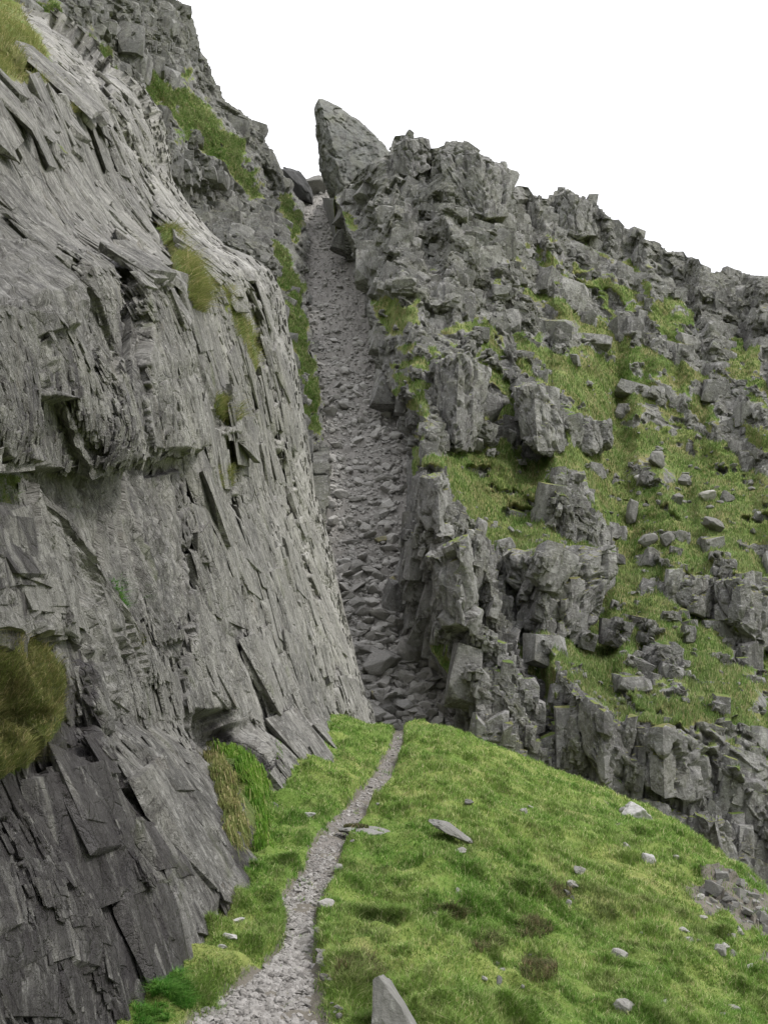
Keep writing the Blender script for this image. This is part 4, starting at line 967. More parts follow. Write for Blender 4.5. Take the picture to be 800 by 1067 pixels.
def boulder(name, surf, px, py, dims_px, label, mat=M_BOULD, cat='boulder', group=None, seed=1, rot=(0, 0, 0), level=4, sink=0.3, nplanes=12, cut=(0.6, 0.98), D=None, rough=0.03):
    """dims_px: width, depth, height as pixels at that distance; base rests on the surface at the layout point"""
    rng = np.random.default_rng(seed)
    if surf is None: p = pt(px, py, D)
    else: p, _ = surf.at(px, py)
    m = p[1] / F
    dims = np.array(dims_px) * m
    W, Fc = rock_verts(rng, level, dims, nplanes, rough, cut)
    W = W @ rotm(*rot).T
    W[:, 2] -= W[:, 2].min()
    me = mesh_from(name, W, Fc, mat, smooth=False, attrs={'var': np.full(len(W), rng.uniform())})
    if level >= 4: me.polygons.foreach_set('use_smooth', np.ones(len(Fc), bool))
    o = add(name, me)
    o.location = (p[0], p[1], p[2] - sink * (W[:, 2].max()))
    tag(o, label, cat, group)
    return o

SPEC = [  # surface, px, py(base), dims px, label, material, seed, rot
    (SS, 398, 700, (44, 34, 30), 'largest grey boulder at the foot of the scree, close to the left wall', M_STONE, 3, (0.1, -0.15, 0.3)),
    (SS, 430, 690, (34, 30, 30), 'grey squarish boulder right of the largest boulder at the scree foot', M_STONE, 14, (0.2, 0.25, 0.8)),
    (SS, 393, 730, (15, 12, 14), 'small yellow lichened boulder below the big boulders at the gully foot', M_YELL, 5, (0, 0, 0)),
    (SS, 406, 744, (24, 20, 17), 'grey boulder right behind the top of the path, beside a pale stone', M_BOULD, 16, (0, 0.2, 0.5)),
    (SS, 424, 738, (24, 18, 13), 'flat bluish white stone among boulders at the gully foot', M_PALE, 7, (0.1, 0.15, 0.2)),
    (SS, 391, 742, (9, 7, 10), 'tiny bright white stone against the foot of the left wall', M_PALE, 8, (0, 0, 0.6)),
    (SS, 439, 722, (22, 20, 16), 'grey angular boulder right of centre just under the two big boulders', M_STONE, 9, (0, 0, 0.6)),
    (SS, 411, 607, (18, 14, 12), 'pale yellow flat faced stone alone in the middle of the scree', M_YELL, 10, (0, 0.1, 0.1)),
    (SS, 361, 592, (16, 14, 13), 'pale grey stone low on the scree touching the left wall', M_PALE, 11, (0, 0, 0.4)),
    (SS, 400, 563, (18, 12, 9), 'low yellowish slab lying mid scree above the pale yellow stone', M_YELL, 12, (0, 0.1, 0.4)),
    (SS, 379, 660, (16, 12, 15), 'pale upright stone left of the scree above the largest boulder', M_STONE, 13, (0, 0, 0.1)),
    (SS, 361, 424, (24, 16, 12), 'long flat slab lying across the upper scree', M_STONE, 24, (0, 0, 0.2)),
    (SS, 381, 766, (30, 24, 14), 'flat grey stone wedged where the left wall meets the path top', M_BOULD, 15, (0, 0, 0.2)),
    (HS, 674, 567, (21, 17, 16), 'leftmost of three pale boulders on the grass shelf under the crags', M_BOULD, 21, (0, 0, 0.2)),
    (HS, 692, 567, (18, 16, 19), 'middle of three pale boulders on the grass shelf, tilted', M_BOULD, 22, (0, 0.3, 0.4)),
    (HS, 709, 562, (20, 16, 13), 'rightmost of three pale boulders on the grass shelf, lowest', M_BOULD, 23, (0, 0, 0.1)),
    (HS, 741, 551, (26, 20, 16), 'wedge shaped boulder uphill and right of the three pale boulders', M_BOULD, 25, (0, 0.4, 0.4)),
    (HS, 684, 484, (22, 18, 20), 'squat boulder on green grass below the short cliff', M_BOULD, 26, (0, 0, 0.7)),
    (HS, 714, 503, (16, 14, 14), 'pale angular boulder topping a small stone pile on the fellside', M_BOULD, 27, (0, 0.2, 0.7)),
    (HS, 706, 523, (17, 14, 14), 'grey boulder under the stone pile with a white top', M_BOULD, 28, (0, 0, 0.9)),
    (HS, 735, 520, (22, 16, 14), 'dark low block right of the stone pile on the fellside', M_STONE, 29, (0, 0, 0.1)),
    (HS, 757, 521, (14, 12, 15), 'grey block at the end of the dark low block', M_BOULD, 30, (0, 0, 0.5)),
    (HS, 667, 499, (14, 10, 7), 'thin pale slab perched on dark stones on the fellside', M_PALE, 31, (0, 0, 0.5)),
    (HS, 658, 541, (14, 14, 30), 'upright grey pillar stone standing beside the blocky crag', M_BOULD, 32, (0, 0.1, 0.5)),
    (GS, 665, 851, (30, 24, 20), 'big whitish boulder on the skyline edge of the grassy ridge', M_PALE, 33, (0, 0.1, 0.4)),
    (GS, 653, 847, (12, 10, 10), 'small grey stone leaning on the whitish boulder at the ridge edge', M_BOULD, 34, (0, 0, 0.4)),
    (GS, 315, 782, (20, 16, 28), 'grey block leaning on the foot of the left wall', M_BOULD, 35, (0, 0.15, 0.4)),
    (GS, 322, 851, (17, 9, 6), 'flat pale stone lying alone on the grass left of the path', M_PALE, 36, (0, 0.05, 0.1)),
    (GS, 345, 895, (10, 8, 6), 'small grey stone at the path edge under the mossy slab', M_STONE, 37, (0, 0, 0)),
    (GS, 339, 945, (17, 14, 12), 'rounded grey stone at the right edge of the path bend', M_STONE, 38, (0, 0, 0.2)),
    (GS, 352, 904, (13, 10, 7), 'flat stone on the right verge above the rounded stone', M_STONE, 39, (0, 0, 0.8)),
    (GS, 241, 977, (16, 10, 7), 'pale flat stone in the grass strip by the foot of the wall', M_PALE, 40, (0, 0, 0.2)),
    (GS, 251, 959, (13, 8, 5), 'thin pale stone upslope in the grass strip by the wall', M_PALE, 41, (0, 0, 0.2)),
    (GS, 233, 986, (10, 8, 5), 'smallest pale stone in the grass strip by the wall', M_PALE, 42, (0, 0, 0.2)),
    (GS, 480, 886, (14, 8, 6), 'small stone peeping out below the tilted slab', M_STONE, 43, (0, 0, 0.2)),
    (GS, 678, 898, (16, 8, 11), 'pale stone set in the turf below the whitish boulder', M_PALE, 44, (0, 0.5, 0.2)),
    (GS, 604, 908, (12, 8, 9), 'grey stone poking from the middle of the grass slope', M_STONE, 45, (0, 0.2, 0.2)),
    (GS, 648, 998, (20, 12, 12), 'flaky grey rock low on the right grass slope', M_STONE, 46, (0, 0.5, 0.2)),
    (GS, 650, 1052, (22, 14, 16), 'dark flaky rock at the bottom of the right grass slope', M_STONE, 47, (0, 0.5, 0.2)),
    (GS, 752, 992, (13, 11, 13), 'dark pointed stone below the rocky right edge of the ridge', M_STONE, 48, (0, 0, 0.2)),
    (GS, 412, 1050, (26, 22, 14), 'flat grey rock behind the upright rock at the bottom edge', M_BOULD, 49, (0, 0.2, 0.3)),
]
for i, (s, px, py, dm, lab, mt, sd, ro) in enumerate(SPEC):
    boulder('boulder' if dm[0] >= 18 else 'stone', s, px, py, dm, lab, mt, 'boulder' if dm[0] >= 18 else 'stone', seed=sd + 200, rot=ro, level=4 if dm[0] >= 14 else 3, sink=0.18 if s is not GS else 0.28, cut=(0.5, 0.95))

# tilted slab, mossy slab and upright rock near the path
boulder('slab', GS, 468, 872, (50, 26, 11), 'grey slab tilted out of the grass right of the path', M_BOULD, 'rock slab', seed=310, rot=(0.25, 0.52, 0.15), level=5, sink=0.30, nplanes=9, cut=(0.55, 0.9))
ms = boulder('slab', GS, 381, 864, (54, 46, 9), 'flat grey slab with a dark moss patch beside the path', M_BOULD, 'rock slab', seed=311, rot=(0.0, 0.06, 0.1), level=5, sink=0.45, nplanes=10, cut=(0.75, 0.97))
def outline_rock(name, pts, D0, thick, label, cat, mat, seed, lean=0.0):
    """a slab with the given face outline, real thickness and chipped edges"""
    rng = np.random.default_rng(seed)
    bm = bmesh.new()
    for k, (px, py) in enumerate(pts):
        p = pt(px, py, D0 + lean * (py - pts[0][1]) / 100 + rng.uniform(-.02, .02)); c = pt(px + 3, py, D0 + thick + lean * (py - pts[0][1]) / 100)
        bm.verts.new(p); bm.verts.new(p * 0.35 + c * 0.65 + np.array([0.02, 0, 0.02])); bm.verts.new(c - np.array([0, 0, 0.05]))
    bmesh.ops.convex_hull(bm, input=bm.verts)
    bmesh.ops.delete(bm, geom=[v for v in bm.verts if not v.link_faces], context='VERTS')
    bmesh.ops.triangulate(bm, faces=bm.faces[:])
    bmesh.ops.subdivide_edges(bm, edges=bm.edges[:], cuts=7, use_grid_fill=True)
    bmesh.ops.triangulate(bm, faces=bm.faces[:])
    bm.verts.index_update(); V = np.array([v.co for v in bm.verts]); Fc = np.array([[v.index for v in f.verts] for f in bm.faces], np.int32); bm.free()
    c = V.mean(0); W = V - c; L = np.linalg.norm(W, axis=1).max()
    W = W * (1 + 0.05 * fbm(W / (L * 0.4) + 9.0, 4, seed) + 0.03 * facets(W / (L * 0.35) + 3.0, seed + 1, 0.9)[0])[:, None]
    base = np.array([c[0], c[1], V[:, 2].min()])
    o = add(name, mesh_from(name, W + c - base, Fc, mat, smooth=False, attrs={'var': np.full(len(W), 0.5)})); o.location = base
    tag(o, label, cat); return o
outline_rock('upright_rock', [(389, 1022), (395, 1019), (403, 1027), (418, 1050), (430, 1072), (440, 1110), (386, 1110), (389, 1060)], 6.95, 0.36, 'sharp upright grey rock at the bottom edge right of the path', 'rock', M_BOULD, 312, -0.1)


# chockstone and wedge rock in the notch
chock = boulder('chockstone', None, 309, 211, (18, 34, 60), 'dark leaning chockstone jammed in the notch at the gully top', M_DARK, 'boulder', seed=321, rot=(0, -0.56, 0.1), level=4, sink=0.06, nplanes=10, cut=(0.6, 0.9), D=127.0)
boulder('boulder', None, 325, 207, (34, 40, 27), 'grey block closing the notch between chockstone and pinnacle', M_BOULD, 'boulder', seed=322, rot=(0, 0, 0.1), level=4, sink=0.1, nplanes=12, cut=(0.6, 0.9), D=133.0)
boulder('boulder', None, 304, 208, (14, 24, 21), 'small block beneath the leaning chockstone in the notch', M_BOULD, 'boulder', seed=323, rot=(0, 0, 0.1), level=4, sink=0.1, nplanes=12, cut=(0.6, 0.9), D=131.0)

# pinnacle
pl = np.array([(103, 332, 336), (106, 331, 343), (109, 330.5, 349), (117, 330.3, 362), (124, 330.2, 371), (134, 330.5, 382), (142, 331, 391), (151, 331.5, 399), (159, 332, 406), (178, 335, 416), (195, 340, 424), (215, 346, 432), (235, 350, 440)], float)
nr, na = 170, 180
rows = np.linspace(103, 235, nr); ll = np.interp(rows, pl[:, 0], pl[:, 1]); rr = np.interp(rows, pl[:, 0], pl[:, 2])
ang = np.linspace(0, 1, na, endpoint=False)
sec = np.array([(0.0, 0.55), (0.02, 0.25), (0.10, -0.28), (0.22, -0.42), (0.62, -0.22), (0.93, 0.10), (1.0, 0.35), (0.75, 0.62), (0.35, 0.75), (0.0, 0.55)])
cs = np.linspace(0, 1, len(sec)); sx = np.interp(ang, cs, sec[:, 0]); sy = np.interp(ang, cs, sec[:, 1])
Dp_ = 112.0
wpx = (rr - ll)
PXp = ll[:, None] + wpx[:, None] * sx[None]; dep = Dp_ + sy[None] * np.minimum(wpx, 70)[:, None] * Dp_ / F
P = pt(PXp, np.repeat(rows[:, None], na, 1), dep)
cen = P.mean(1, keepdims=True)
fv, fe = facets(P / np.array([3.5, 3.5, 5.0]), 331, 1.0); fv2, fe2 = facets(P / np.array([1.0, 1.0, 1.4]), 332, 1.0)
o_ = 0.28 * fv + 0.12 * fv2 - 0.15 * np.exp(-(fe / 0.05) ** 2) + 0.05 * facets(P / np.array([0.45, 0.45, 0.6]), 334, 1.0)[0] + 0.10 * fbm(P / 0.8, 4, 333)
rd = P - cen; rd /= np.linalg.norm(rd, axis=-1, keepdims=True) + 1e-6
P = P + rd * (o_ * np.minimum(1, wpx / 30)[:, None])[..., None]
i = np.arange(nr * na).reshape(nr, na); j = np.roll(i, -1, 1)
fc = np.stack([i[:-1], j[:-1], j[1:], i[1:]], -1).reshape(-1, 4)
base = P[-1].mean(0); top = P[0].mean(0)
Vv = np.concatenate([P.reshape(-1, 3), top[None]]) - base
tri = np.stack([i[0], np.full(na, nr * na), j[0]], -1)
pin = add('rock_pinnacle', mesh_from('rock_pinnacle', Vv, [fc, tri], M_PINN)); pin.location = base
tag(pin, 'tall grey shark fin pinnacle standing right of the notch', 'rock pinnacle')
print('rocks', time.time() - T0)

# ------------------------------------------------------------------ scattered stones
def stone_batch(rng, pos, nrm, sizes, level=1, flat=0.6):
    Vs, Fs, vs = [], [], []
    k = 0
    protos = []
    for _ in range(40):
        W, Fc = rock_verts(rng, level, (rng.uniform(0.8, 1.3), rng.uniform(0.7, 1.1), rng.uniform(0.35, 0.8) * flat / 0.6), 9, 0, (0.5, 0.95)); protos.append(W)
    nvv = len(protos[0])
    for p, n, s in zip(pos, nrm, sizes):
        W = protos[rng.integers(40)] @ rotm(rng.normal(0, .35), rng.normal(0, .35), rng.uniform(0, 6.28)).T * s
        # lay along the slope
        ax = np.cross((0, 0, 1), n); sn = np.linalg.norm(ax); 
        if sn > 1e-4:
            a = math.asin(min(1, sn)) * 0.8; ax = ax / sn; c, s_ = math.cos(a), math.sin(a)
            W = W * c + np.cross(ax, W) * s_ + np.outer(W @ ax, ax) * (1 - c)
        Vs.append(W + p); Fs.append(Fc + k); k += nvv; vs.append(np.full(nvv, rng.uniform()))
    return np.concatenate(Vs), np.concatenate(Fs), np.concatenate(vs)
rng = np.random.default_rng(5)
nvS, nuS = S_P.shape[:2]
def scree_pick(n):
    # even over the visible chute, denser where it is near
    ii = rng.integers(20, nvS - 4, n); k = rng.uniform(-0.12, 1.12, n); jj = np.clip(((k + 0.9) / 2.8 * (nuS - 1)).astype(int), 0, nuS - 1)
    return S_P[ii, jj], S_N[ii, jj]
pos, nrm = scree_pick(12000)
clus = 0.5 + 0.5 * gnoise(pos / 4.0, 611)
sz = 0.11 * (1 - rng.uniform(0, 1, len(pos))) ** -0.45 * (0.6 + 0.9 * clus); sz = np.clip(sz, 0.10, 0.75)
far = np.interp(pos[:, 1], [50, 80, 110, 130], [1.15, 1.1, 0.85, 0.75]); sz = sz * far
big = np.argsort(-sz / pos[:, 1])[:300]
rest = np.setdiff1d(np.arange(len(pos)), big)
Vv, Fc, vv = stone_batch(rng, pos[rest] + nrm[rest] * (sz[rest] * 0.12)[:, None], nrm[rest], sz[rest])
o = add('scree_stones', mesh_from('scree_stones', Vv, Fc, M_STONE, smooth=False, attrs={'var': vv}))
tag(o, 'countless small angular stones covering the scree chute', 'scree', kind='stuff')
protos = []
for k in range(24):
    W, Fc = rock_verts(rng, 3, (rng.uniform(0.9, 1.5), rng.uniform(0.7, 1.1), rng.uniform(0.35, 0.75)), 10, 0.03, (0.5, 0.95))
    protos.append(mesh_from('scree_block', W, Fc, M_STONE, smooth=False, attrs={'var': np.full(len(W), rng.uniform())}))
for k in big:
    o = add('scree_block', protos[rng.integers(24)]); s = sz[k] * 1.15
    o.location = pos[k] + nrm[k] * s * 0.12; o.scale = (s, s, s); o.rotation_euler = (rng.normal(0.5, .3), rng.normal(0, .3), rng.uniform(0, 6.28))
    tag(o, 'grey angular block lying loose among the scree in the gully', 'stone', 'loose blocks in the scree')

# path gravel and rubble
np_, nq_ = PP.shape[:2]
w_row = np.exp(-np.linspace(0, 1, np_) * 2.2); w_row /= w_row.sum()
def path_pick(n, spread):
    ii = rng.choice(np_, n, p=w_row); kx = np.clip(rng.normal(0.5, spread, n), 0.02, 0.98); jj = (kx * (nq_ - 1)).astype(int)
    return PP[ii, jj]
pos = path_pick(16000, 0.30); nrm = np.tile((0, 0, 1.0), (len(pos), 1))
dd = pos[:, 1]
sz = np.clip(0.012 * (1 - rng.uniform(0, 1, len(pos))) ** -0.5, 0.012, 0.065) * np.interp(dd, [5, 9, 11, 25], [1.25, 1.1, 0.8, 1.2])
Vv, Fc, vv = stone_batch(rng, pos + np.array([0, 0, 0.004]), nrm, sz)
o = add('gravel', mesh_from('gravel', Vv, Fc, M_GRAV, smooth=False, attrs={'var': vv}))
tag(o, 'loose grey gravel strewn along the footpath', 'gravel', kind='stuff')
gp = []
for k in range(16):
    W, Fc = rock_verts(rng, 3, (rng.uniform(0.9, 1.5), rng.uniform(0.7, 1.1), rng.uniform(0.3, 0.7)), 10, 0.03, (0.5, 0.95))
    gp.append(mesh_from('path_stone', W, Fc, M_GRAV, smooth=False, attrs={'var': np.full(len(W), rng.uniform())}))
n_ps = 0
while n_ps < 170:
    py = rng.uniform(965, 1068) if n_ps < 140 else rng.uniform(800, 965)
    l_ = np.interp(py, pa[:, 0], pa[:, 1]); r_ = np.interp(py, pa[:, 0], pa[:, 2])
    k_ = rng.uniform(0.25, 1.12); 
    p, _ = (PS if k_ < 1 else GS).at(l_ + (r_ - l_) * k_, py, 3.0)
    o = add('path_stone', gp[rng.integers(16)]); s = (4.5 + 9 * rng.uniform() ** 2) * p[1] / F * (1 if py > 965 else 0.5)
    o.location = (p[0], p[1], p[2] + 0.1 * s); o.scale = (s, s, s); o.rotation_euler = (rng.normal(0, .3), rng.normal(0, .3), rng.uniform(0, 6.28))
    tag(o, 'pale angular stone lying loose on the gravel footpath', 'stone', 'loose stones on the footpath'); n_ps += 1
# stones sunk in the turf of the ridge
n_ts = 0
sp = []
for k in range(12):
    W, Fc = rock_verts(rng, 3, (rng.uniform(0.9, 1.4), rng.uniform(0.6, 1.0), rng.uniform(0.4, 0.7)), 10, 0.04, (0.5, 0.95))
    sp.append(mesh_from('turf_stone', W, Fc, M_BOULD if k % 3 == 0 else M_STONE, smooth=False, attrs={'var': np.full(len(W), rng.uniform())}))
while n_ts < 40:
    px = rng.uniform(440, 800); py = rng.uniform(800, 1066)
    if py < np.interp(px, [c[0] for c in CREST], [c[1] for c in CREST]) + 22: continue
    if n_ts >= 30: px, py = rng.uniform(715, 800), rng.uniform(910, 1010)
    if py < np.interp(px, [c[0] for c in CREST], [c[1] for c in CREST]) + 6: continue
    p, _ = GS.at(px, py, 3.0); o = add('turf_stone', sp[rng.integers(12)]); s = rng.uniform(5, 11) * p[1] / F * (1.4 if n_ts >= 30 else 1)
    o.location = (p[0], p[1], p[2] + 0.05 * s); o.scale = (s, s, s); o.rotation_euler = (rng.normal(0, .4), rng.normal(0, .4), rng.uniform(0, 6.28))
    tag(o, 'small grey stone showing through the grass of the ridge slope', 'stone', 'stones in the ridge grass'); n_ts += 1
# blocks strewn over the far fellside
hb = []
for k in range(14):
    W, Fc = rock_verts(rng, 3, (rng.uniform(0.9, 1.4), rng.uniform(0.7, 1.0), rng.uniform(0.5, 0.9)), 10, 0.04, (0.5, 0.95))
    hb.append(mesh_from('fell_block', W, Fc, M_BOULD, smooth=False, attrs={'var': np.full(len(W), rng.uniform())}))
n_fb = 0
while n_fb < 150:
    px, py = rng.uniform(470, 805), rng.uniform(440, 830)
    if n_fb > 90: px, py = rng.uniform(630, 800), rng.uniform(440, 545)
    p, n = HS.at(px, py)
    j = int(np.argmin((HS.x - px) ** 2 + (HS.y - py) ** 2))
    if H_g.reshape(-1)[j] < 0.35: continue
    o = add('fell_block', hb[rng.integers(14)]); s = min(rng.uniform(2.5, 5) * rng.uniform(0.8, 2.2), 9) * p[1] / F
    o.location = (p[0], p[1], p[2] + 0.15 * s); o.scale = (s, s, s * rng.uniform(0.7, 1.2)); o.rotation_euler = (rng.normal(0, .3), rng.normal(0, .3), rng.uniform(0, 6.28))
    tag(o, 'small grey block lying on the grassy ledges of the far fellside', 'stone', 'blocks strewn over the fellside'); n_fb += 1
print('stones', time.time() - T0)

# ------------------------------------------------------------------ grass blades
def blades(rng, pos, length, width, up, lean=0.55, droop=0.5):
    """each blade: 5 points, bends over; up (n,3) growth direction"""
    n = len(pos)
    a = rng.uniform(0, 2 * np.pi, n); dirv = np.stack([np.cos(a), np.sin(a), np.zeros(n)], -1)
    side = np.stack([-np.sin(a), np.cos(a), np.zeros(n)], -1)
    # half the blades turn their flat to random directions
    ln = rng.uniform(0.1, 1.0, n)[:, None] * lean
    L = length[:, None]; w = width[:, None] * 0.5
    m = pos + (up + dirv * ln * 0.6) * L * 0.55
    t = pos + (up * (1 - droop * 0.5 * ln) + dirv * ln * 1.7) * L
    V = np.stack([pos - side * w, pos + side * w, m + side * w * 0.75, m - side * w * 0.75, t], 1).reshape(-1, 3)
    b = np.arange(n, dtype=np.int32)[:, None] * 5
    return V, [b + np.array([0, 1, 2, 3], np.int32), b + np.array([3, 2, 4], np.int32)]
rng = np.random.default_rng(11)
vis = (G_x > 120) & (G_x < 860) & (G_y < 1110) & (G_P[..., 1] < 36)
area = np.abs(np.gradient(G_x, axis=1) * np.gradient(G_y, axis=0)) + 0.02
tuftn = np.clip(0.55 + 0.9 * gnoise(G_P / 0.35, 71), 0.1, 1.6)
wgt = np.where(vis, area * (1 - sstep(0.45, 0.95, G_path + 0.5 * gnoise(G_P / 0.25, 79))) * (1 - 0.95 * sstep(0.2, 0.5, G_rk)) * tuftn, 0)
p, i, j = sample_surface(rng, G_P, wgt, 420000)
Db = p[:, 1]; n1 = gnoise(p / 0.9, 72); n2 = gnoise(p / 0.35, 71)
ln = (0.070 + 0.055 * n1 + 0.085 * np.maximum(n2, 0)) * rng.uniform(0.6, 1.35, len(p)) * np.interp(Db, [5, 12, 30], [0.85, 1.05, 1.35])
left = np.interp(G_x[i, j], [200, 320, 380], [0.7, 0.75, 1.0]); ln = np.maximum(ln, 0.03) * left * 0.74
wd = np.maximum(0.005, Db / F * 0.7) * rng.uniform(0.7, 1.3, len(p))
heath = np.clip(sstep(0.18, 0.5, gnoise(p / 1.3, 75) + 0.45 * gnoise(p / 0.4, 76)) * np.interp(G_x[i, j], [330, 420, 560, 800], [0.2, 0.8, 1, 0.9]) * np.interp(G_y[i, j], [820, 900, 1000], [0, 0.5, 1]), 0, 1)
wind = np.stack([0.10 + 0.1 * n1, -0.12 + 0 * n1, np.ones(len(p))], -1)
V, Fcs = blades(rng, p - np.array([0, 0, 0.01]), ln, wd, wind, 0.8)
var = np.repeat(rng.uniform(0, 1, len(p)), 5)
o = add('grass', mesh_from('grass', V, Fcs, M_BLADE, smooth=True, attrs={'var': var, 'patch': np.repeat(heath * 0.75, 5)}))
tag(o, 'short mountain grass covering the ridge', 'grass', kind='stuff')
# far fellside grass
area = np.abs(np.gradient(HS.x.reshape(H_g.shape), axis=1) * np.gradient(HS.y.reshape(H_g.shape), axis=0)) + 0.05
hp, i, j = sample_surface(rng, H_P, area * sstep(0.5, 0.75, H_g) * (H_P[..., 1] < 120), 150000)
bw = BS
areab = np.abs(np.gradient(BS.x.reshape(B_g.shape), axis=1) * np.gradient(BS.y.reshape(B_g.shape), axis=0)) + 0.05
areab[:, nu:] = 0
bp_, i, j = sample_surface(rng, B_P, areab * sstep(0.5, 0.75, B_g), 40000)
for nm, pp, lab in (('fell_grass', hp, 'rough grass on the ledges of the fellside right of the gully'), ('ramp_grass', bp_, 'rough grass on the ramps of the buttress left of the notch')):
    n1 = gnoise(pp / 1.2, 81)
    ln = np.maximum(0.12, 0.24 + 0.16 * n1) * rng.uniform(0.6, 1.4, len(pp)); wd = pp[:, 1] / F * 0.8 * rng.uniform(0.6, 1.3, len(pp))
    V, Fcs = blades(rng, pp - np.array([0, 0, 0.02]), ln, wd, np.tile((0.05, -0.15, 1.0), (len(pp), 1)), 0.7)
    o = add(nm, mesh_from(nm, V, Fcs, M_HBLADE, attrs={'var': np.repeat(rng.uniform(0, 1, len(pp)), 5)}))
    tag(o, lab, 'grass', kind='stuff')
print('grass', time.time() - T0)

# ------------------------------------------------------------------ tufts, ferns and hanging moss as things
def tuft(name, S, pxy_poly, n, length, mat, label, cat, up=(0.25, -0.15, 0.9), lean=0.8, droop=0.6, width=1.0, group=None):
    poly = np.array(pxy_poly, float)
    bb = (S.x > poly[:, 0].min()) & (S.x < poly[:, 0].max()) & (S.y > poly[:, 1].min()) & (S.y < poly[:, 1].max())
    k = np.where(bb)[0]
    ins = sdpoly(S.x[k].astype(f32), S.y[k].astype(f32), poly); k = k[ins > 0]
    if len(k) == 0: print('EMPTY', label); return None
    k = k[rng.integers(0, len(k), n)]
    p = S.P[k] + rng.normal(0, 0.4, (n, 3)) * (S.P[k, 1:2] / F)
    L = length * rng.uniform(0.45, 1.25, n) * np.clip(0.8 + 0.8 * gnoise(p / (length * 1.2), 93), 0.3, 1.6)
    wd = np.maximum(length * 0.03, p[:, 1] / F * 0.6) * width * rng.uniform(0.7, 1.3, n)
    V, Fcs = blades(rng, p, L, wd, np.tile(up, (n, 1)), lean, droop)
    c = p.mean(0)
    o = add(name, mesh_from(name, V - c, Fcs, mat, attrs={'var': np.repeat(rng.uniform(0, 1, n), 5)})); o.location = c
    tag(o, label, cat, group); return o
tuft('grass_clump', WS, [(-60, 665), (5, 656), (50, 674), (70, 704), (64, 752), (38, 792), (0, 812), (-60, 825)], 16000, 0.15, M_DRYGR, 'big cushion of olive grass on the ledge at the left edge of the cliff', 'grass clump', up=(0.30, -0.3, 0.5), lean=1.3)
tuft('grass_clump', WS, [(-60, 690), (10, 690), (30, 720), (24, 770), (-60, 790)], 2200, 0.17, M_HEATH, 'russet heather tuft in the olive grass ledge at the left edge', 'heather', up=(0.3, -0.3, 0.6), lean=1.2)
tuft('grass_clump', WS, [(162, 232), (180, 238), (200, 268), (216, 300), (212, 328), (194, 318), (176, 272)], 6000, 0.42, M_DRYGR, 'long straw green grass clump high on the cliff crack', 'grass clump', up=(0.5, -0.2, 0.3))
tuft('grass_clump', WS, [(222, 412), (246, 418), (252, 436), (236, 444), (224, 434)], 2500, 0.3, M_DRYGR, 'round olive grass clump perched on the cliff below the long clump', 'grass clump', up=(0.45, -0.25, 0.4))
tuft('grass_clump', WS, [(226, 290), (240, 300), (262, 340), (274, 378), (266, 386), (246, 350)], 2500, 0.30, M_DRYGR, 'narrow strip of grass in the upper right cliff crack', 'grass clump', up=(0.5, -0.2, 0.35))
tuft('grass_clump', WS, [(226, 486), (242, 484), (244, 508), (228, 510)], 1800, 0.18, M_DRYGR, 'tiny grass clump under the round clump on the cliff', 'grass clump', up=(0.45, -0.25, 0.4))
tuft('grass_clump', WS, [(22, 66), (44, 70), (70, 92), (108, 134), (100, 142), (62, 104)], 2500, 0.20, M_DRYGR, 'long thin grass line in the diagonal crack near the cliff top', 'grass clump', up=(0.45, -0.2, 0.4))
tuft('heather_bank', WS, [(-60, -60), (24, -10), (28, 20), (44, 50), (54, 82), (40, 92), (10, 80), (-60, 76)], 16000, 0.26, M_DRYGR, 'rough grass bank with russet heather at the top left of the cliff', 'heather', up=(0.3, -0.2, 0.7))
tuft('fern', WS, [(112, 596), (142, 600), (146, 622), (130, 636), (116, 626)], 900, 0.16, M_FERN, 'dark green fern tucked at the foot of the diagonal cliff crack', 'fern', up=(0.5, -0.3, 0.2), width=2.0)
tuft('grass_clump', WS, [(124, 656), (150, 664), (146, 682), (128, 674)], 900, 0.12, M_DRYGR, 'small brown green grass clump just below the fern', 'grass clump', up=(0.5, -0.3, 0.2))
def moss_curtain(line, spread, n, length, mat, label):
    a = np.asarray(line, float); k = np.sort(rng.uniform(0, len(a) - 1.001, 260)); i = k.astype(int); f = (k - i)[:, None]
    base = a[i] * (1 - f) + a[i + 1] * f + rng.uniform(-spread, spread, (260, 2)) * np.array([1, .4])
    pp = np.array([WS.at(x, y, 3.0)[0] for x, y in base]); pp = pp * 0.985
    pick = rng.integers(0, 260, n); p = pp[pick] + rng.normal(0, 0.03, (n, 3))
    L = length * rng.uniform(0.4, 1.2, n); V, Fcs = blades(rng, p, L, np.full(n, 0.009) * rng.uniform(.6, 1.5, n), np.tile((0.16, -0.10, -0.90), (n, 1)), 0.45, 0.4)
    c = p.mean(0); o = add('hanging_moss', mesh_from('hanging_moss', V - c, Fcs, mat, attrs={'var': np.repeat(rng.uniform(0, 1, n), 5)})); o.location = c
    tag(o, label, 'moss')
moss_curtain([(236, 776), (256, 786), (268, 806), (276, 840), (280, 880)], 9, 10000, 0.26, M_MOSS, 'bright green moss hanging in strands down the wet alcove of the wall')
moss_curtain([(222, 782), (234, 806), (242, 840), (250, 868)], 8, 6000, 0.22, M_DRYGR, 'straw coloured moss beard hanging left of the bright green moss')
tuft('hanging_moss', WS, [(287, 762), (292, 764), (296, 800), (298, 826), (293, 822), (288, 790)], 700, 0.30, M_MOSS, 'thin green moss strip in a wall crack right of the mossy alcove', 'moss', up=(0.2, -0.1, -0.7), lean=0.2)
tuft('moss_cushion', WS, [(-40, 494), (22, 494), (20, 526), (0, 536), (-40, 530)], 1200, 0.08, M_MOSS, 'dark green moss cushion under the overhang at the left edge', 'moss', up=(0.4, -0.3, 0.1))
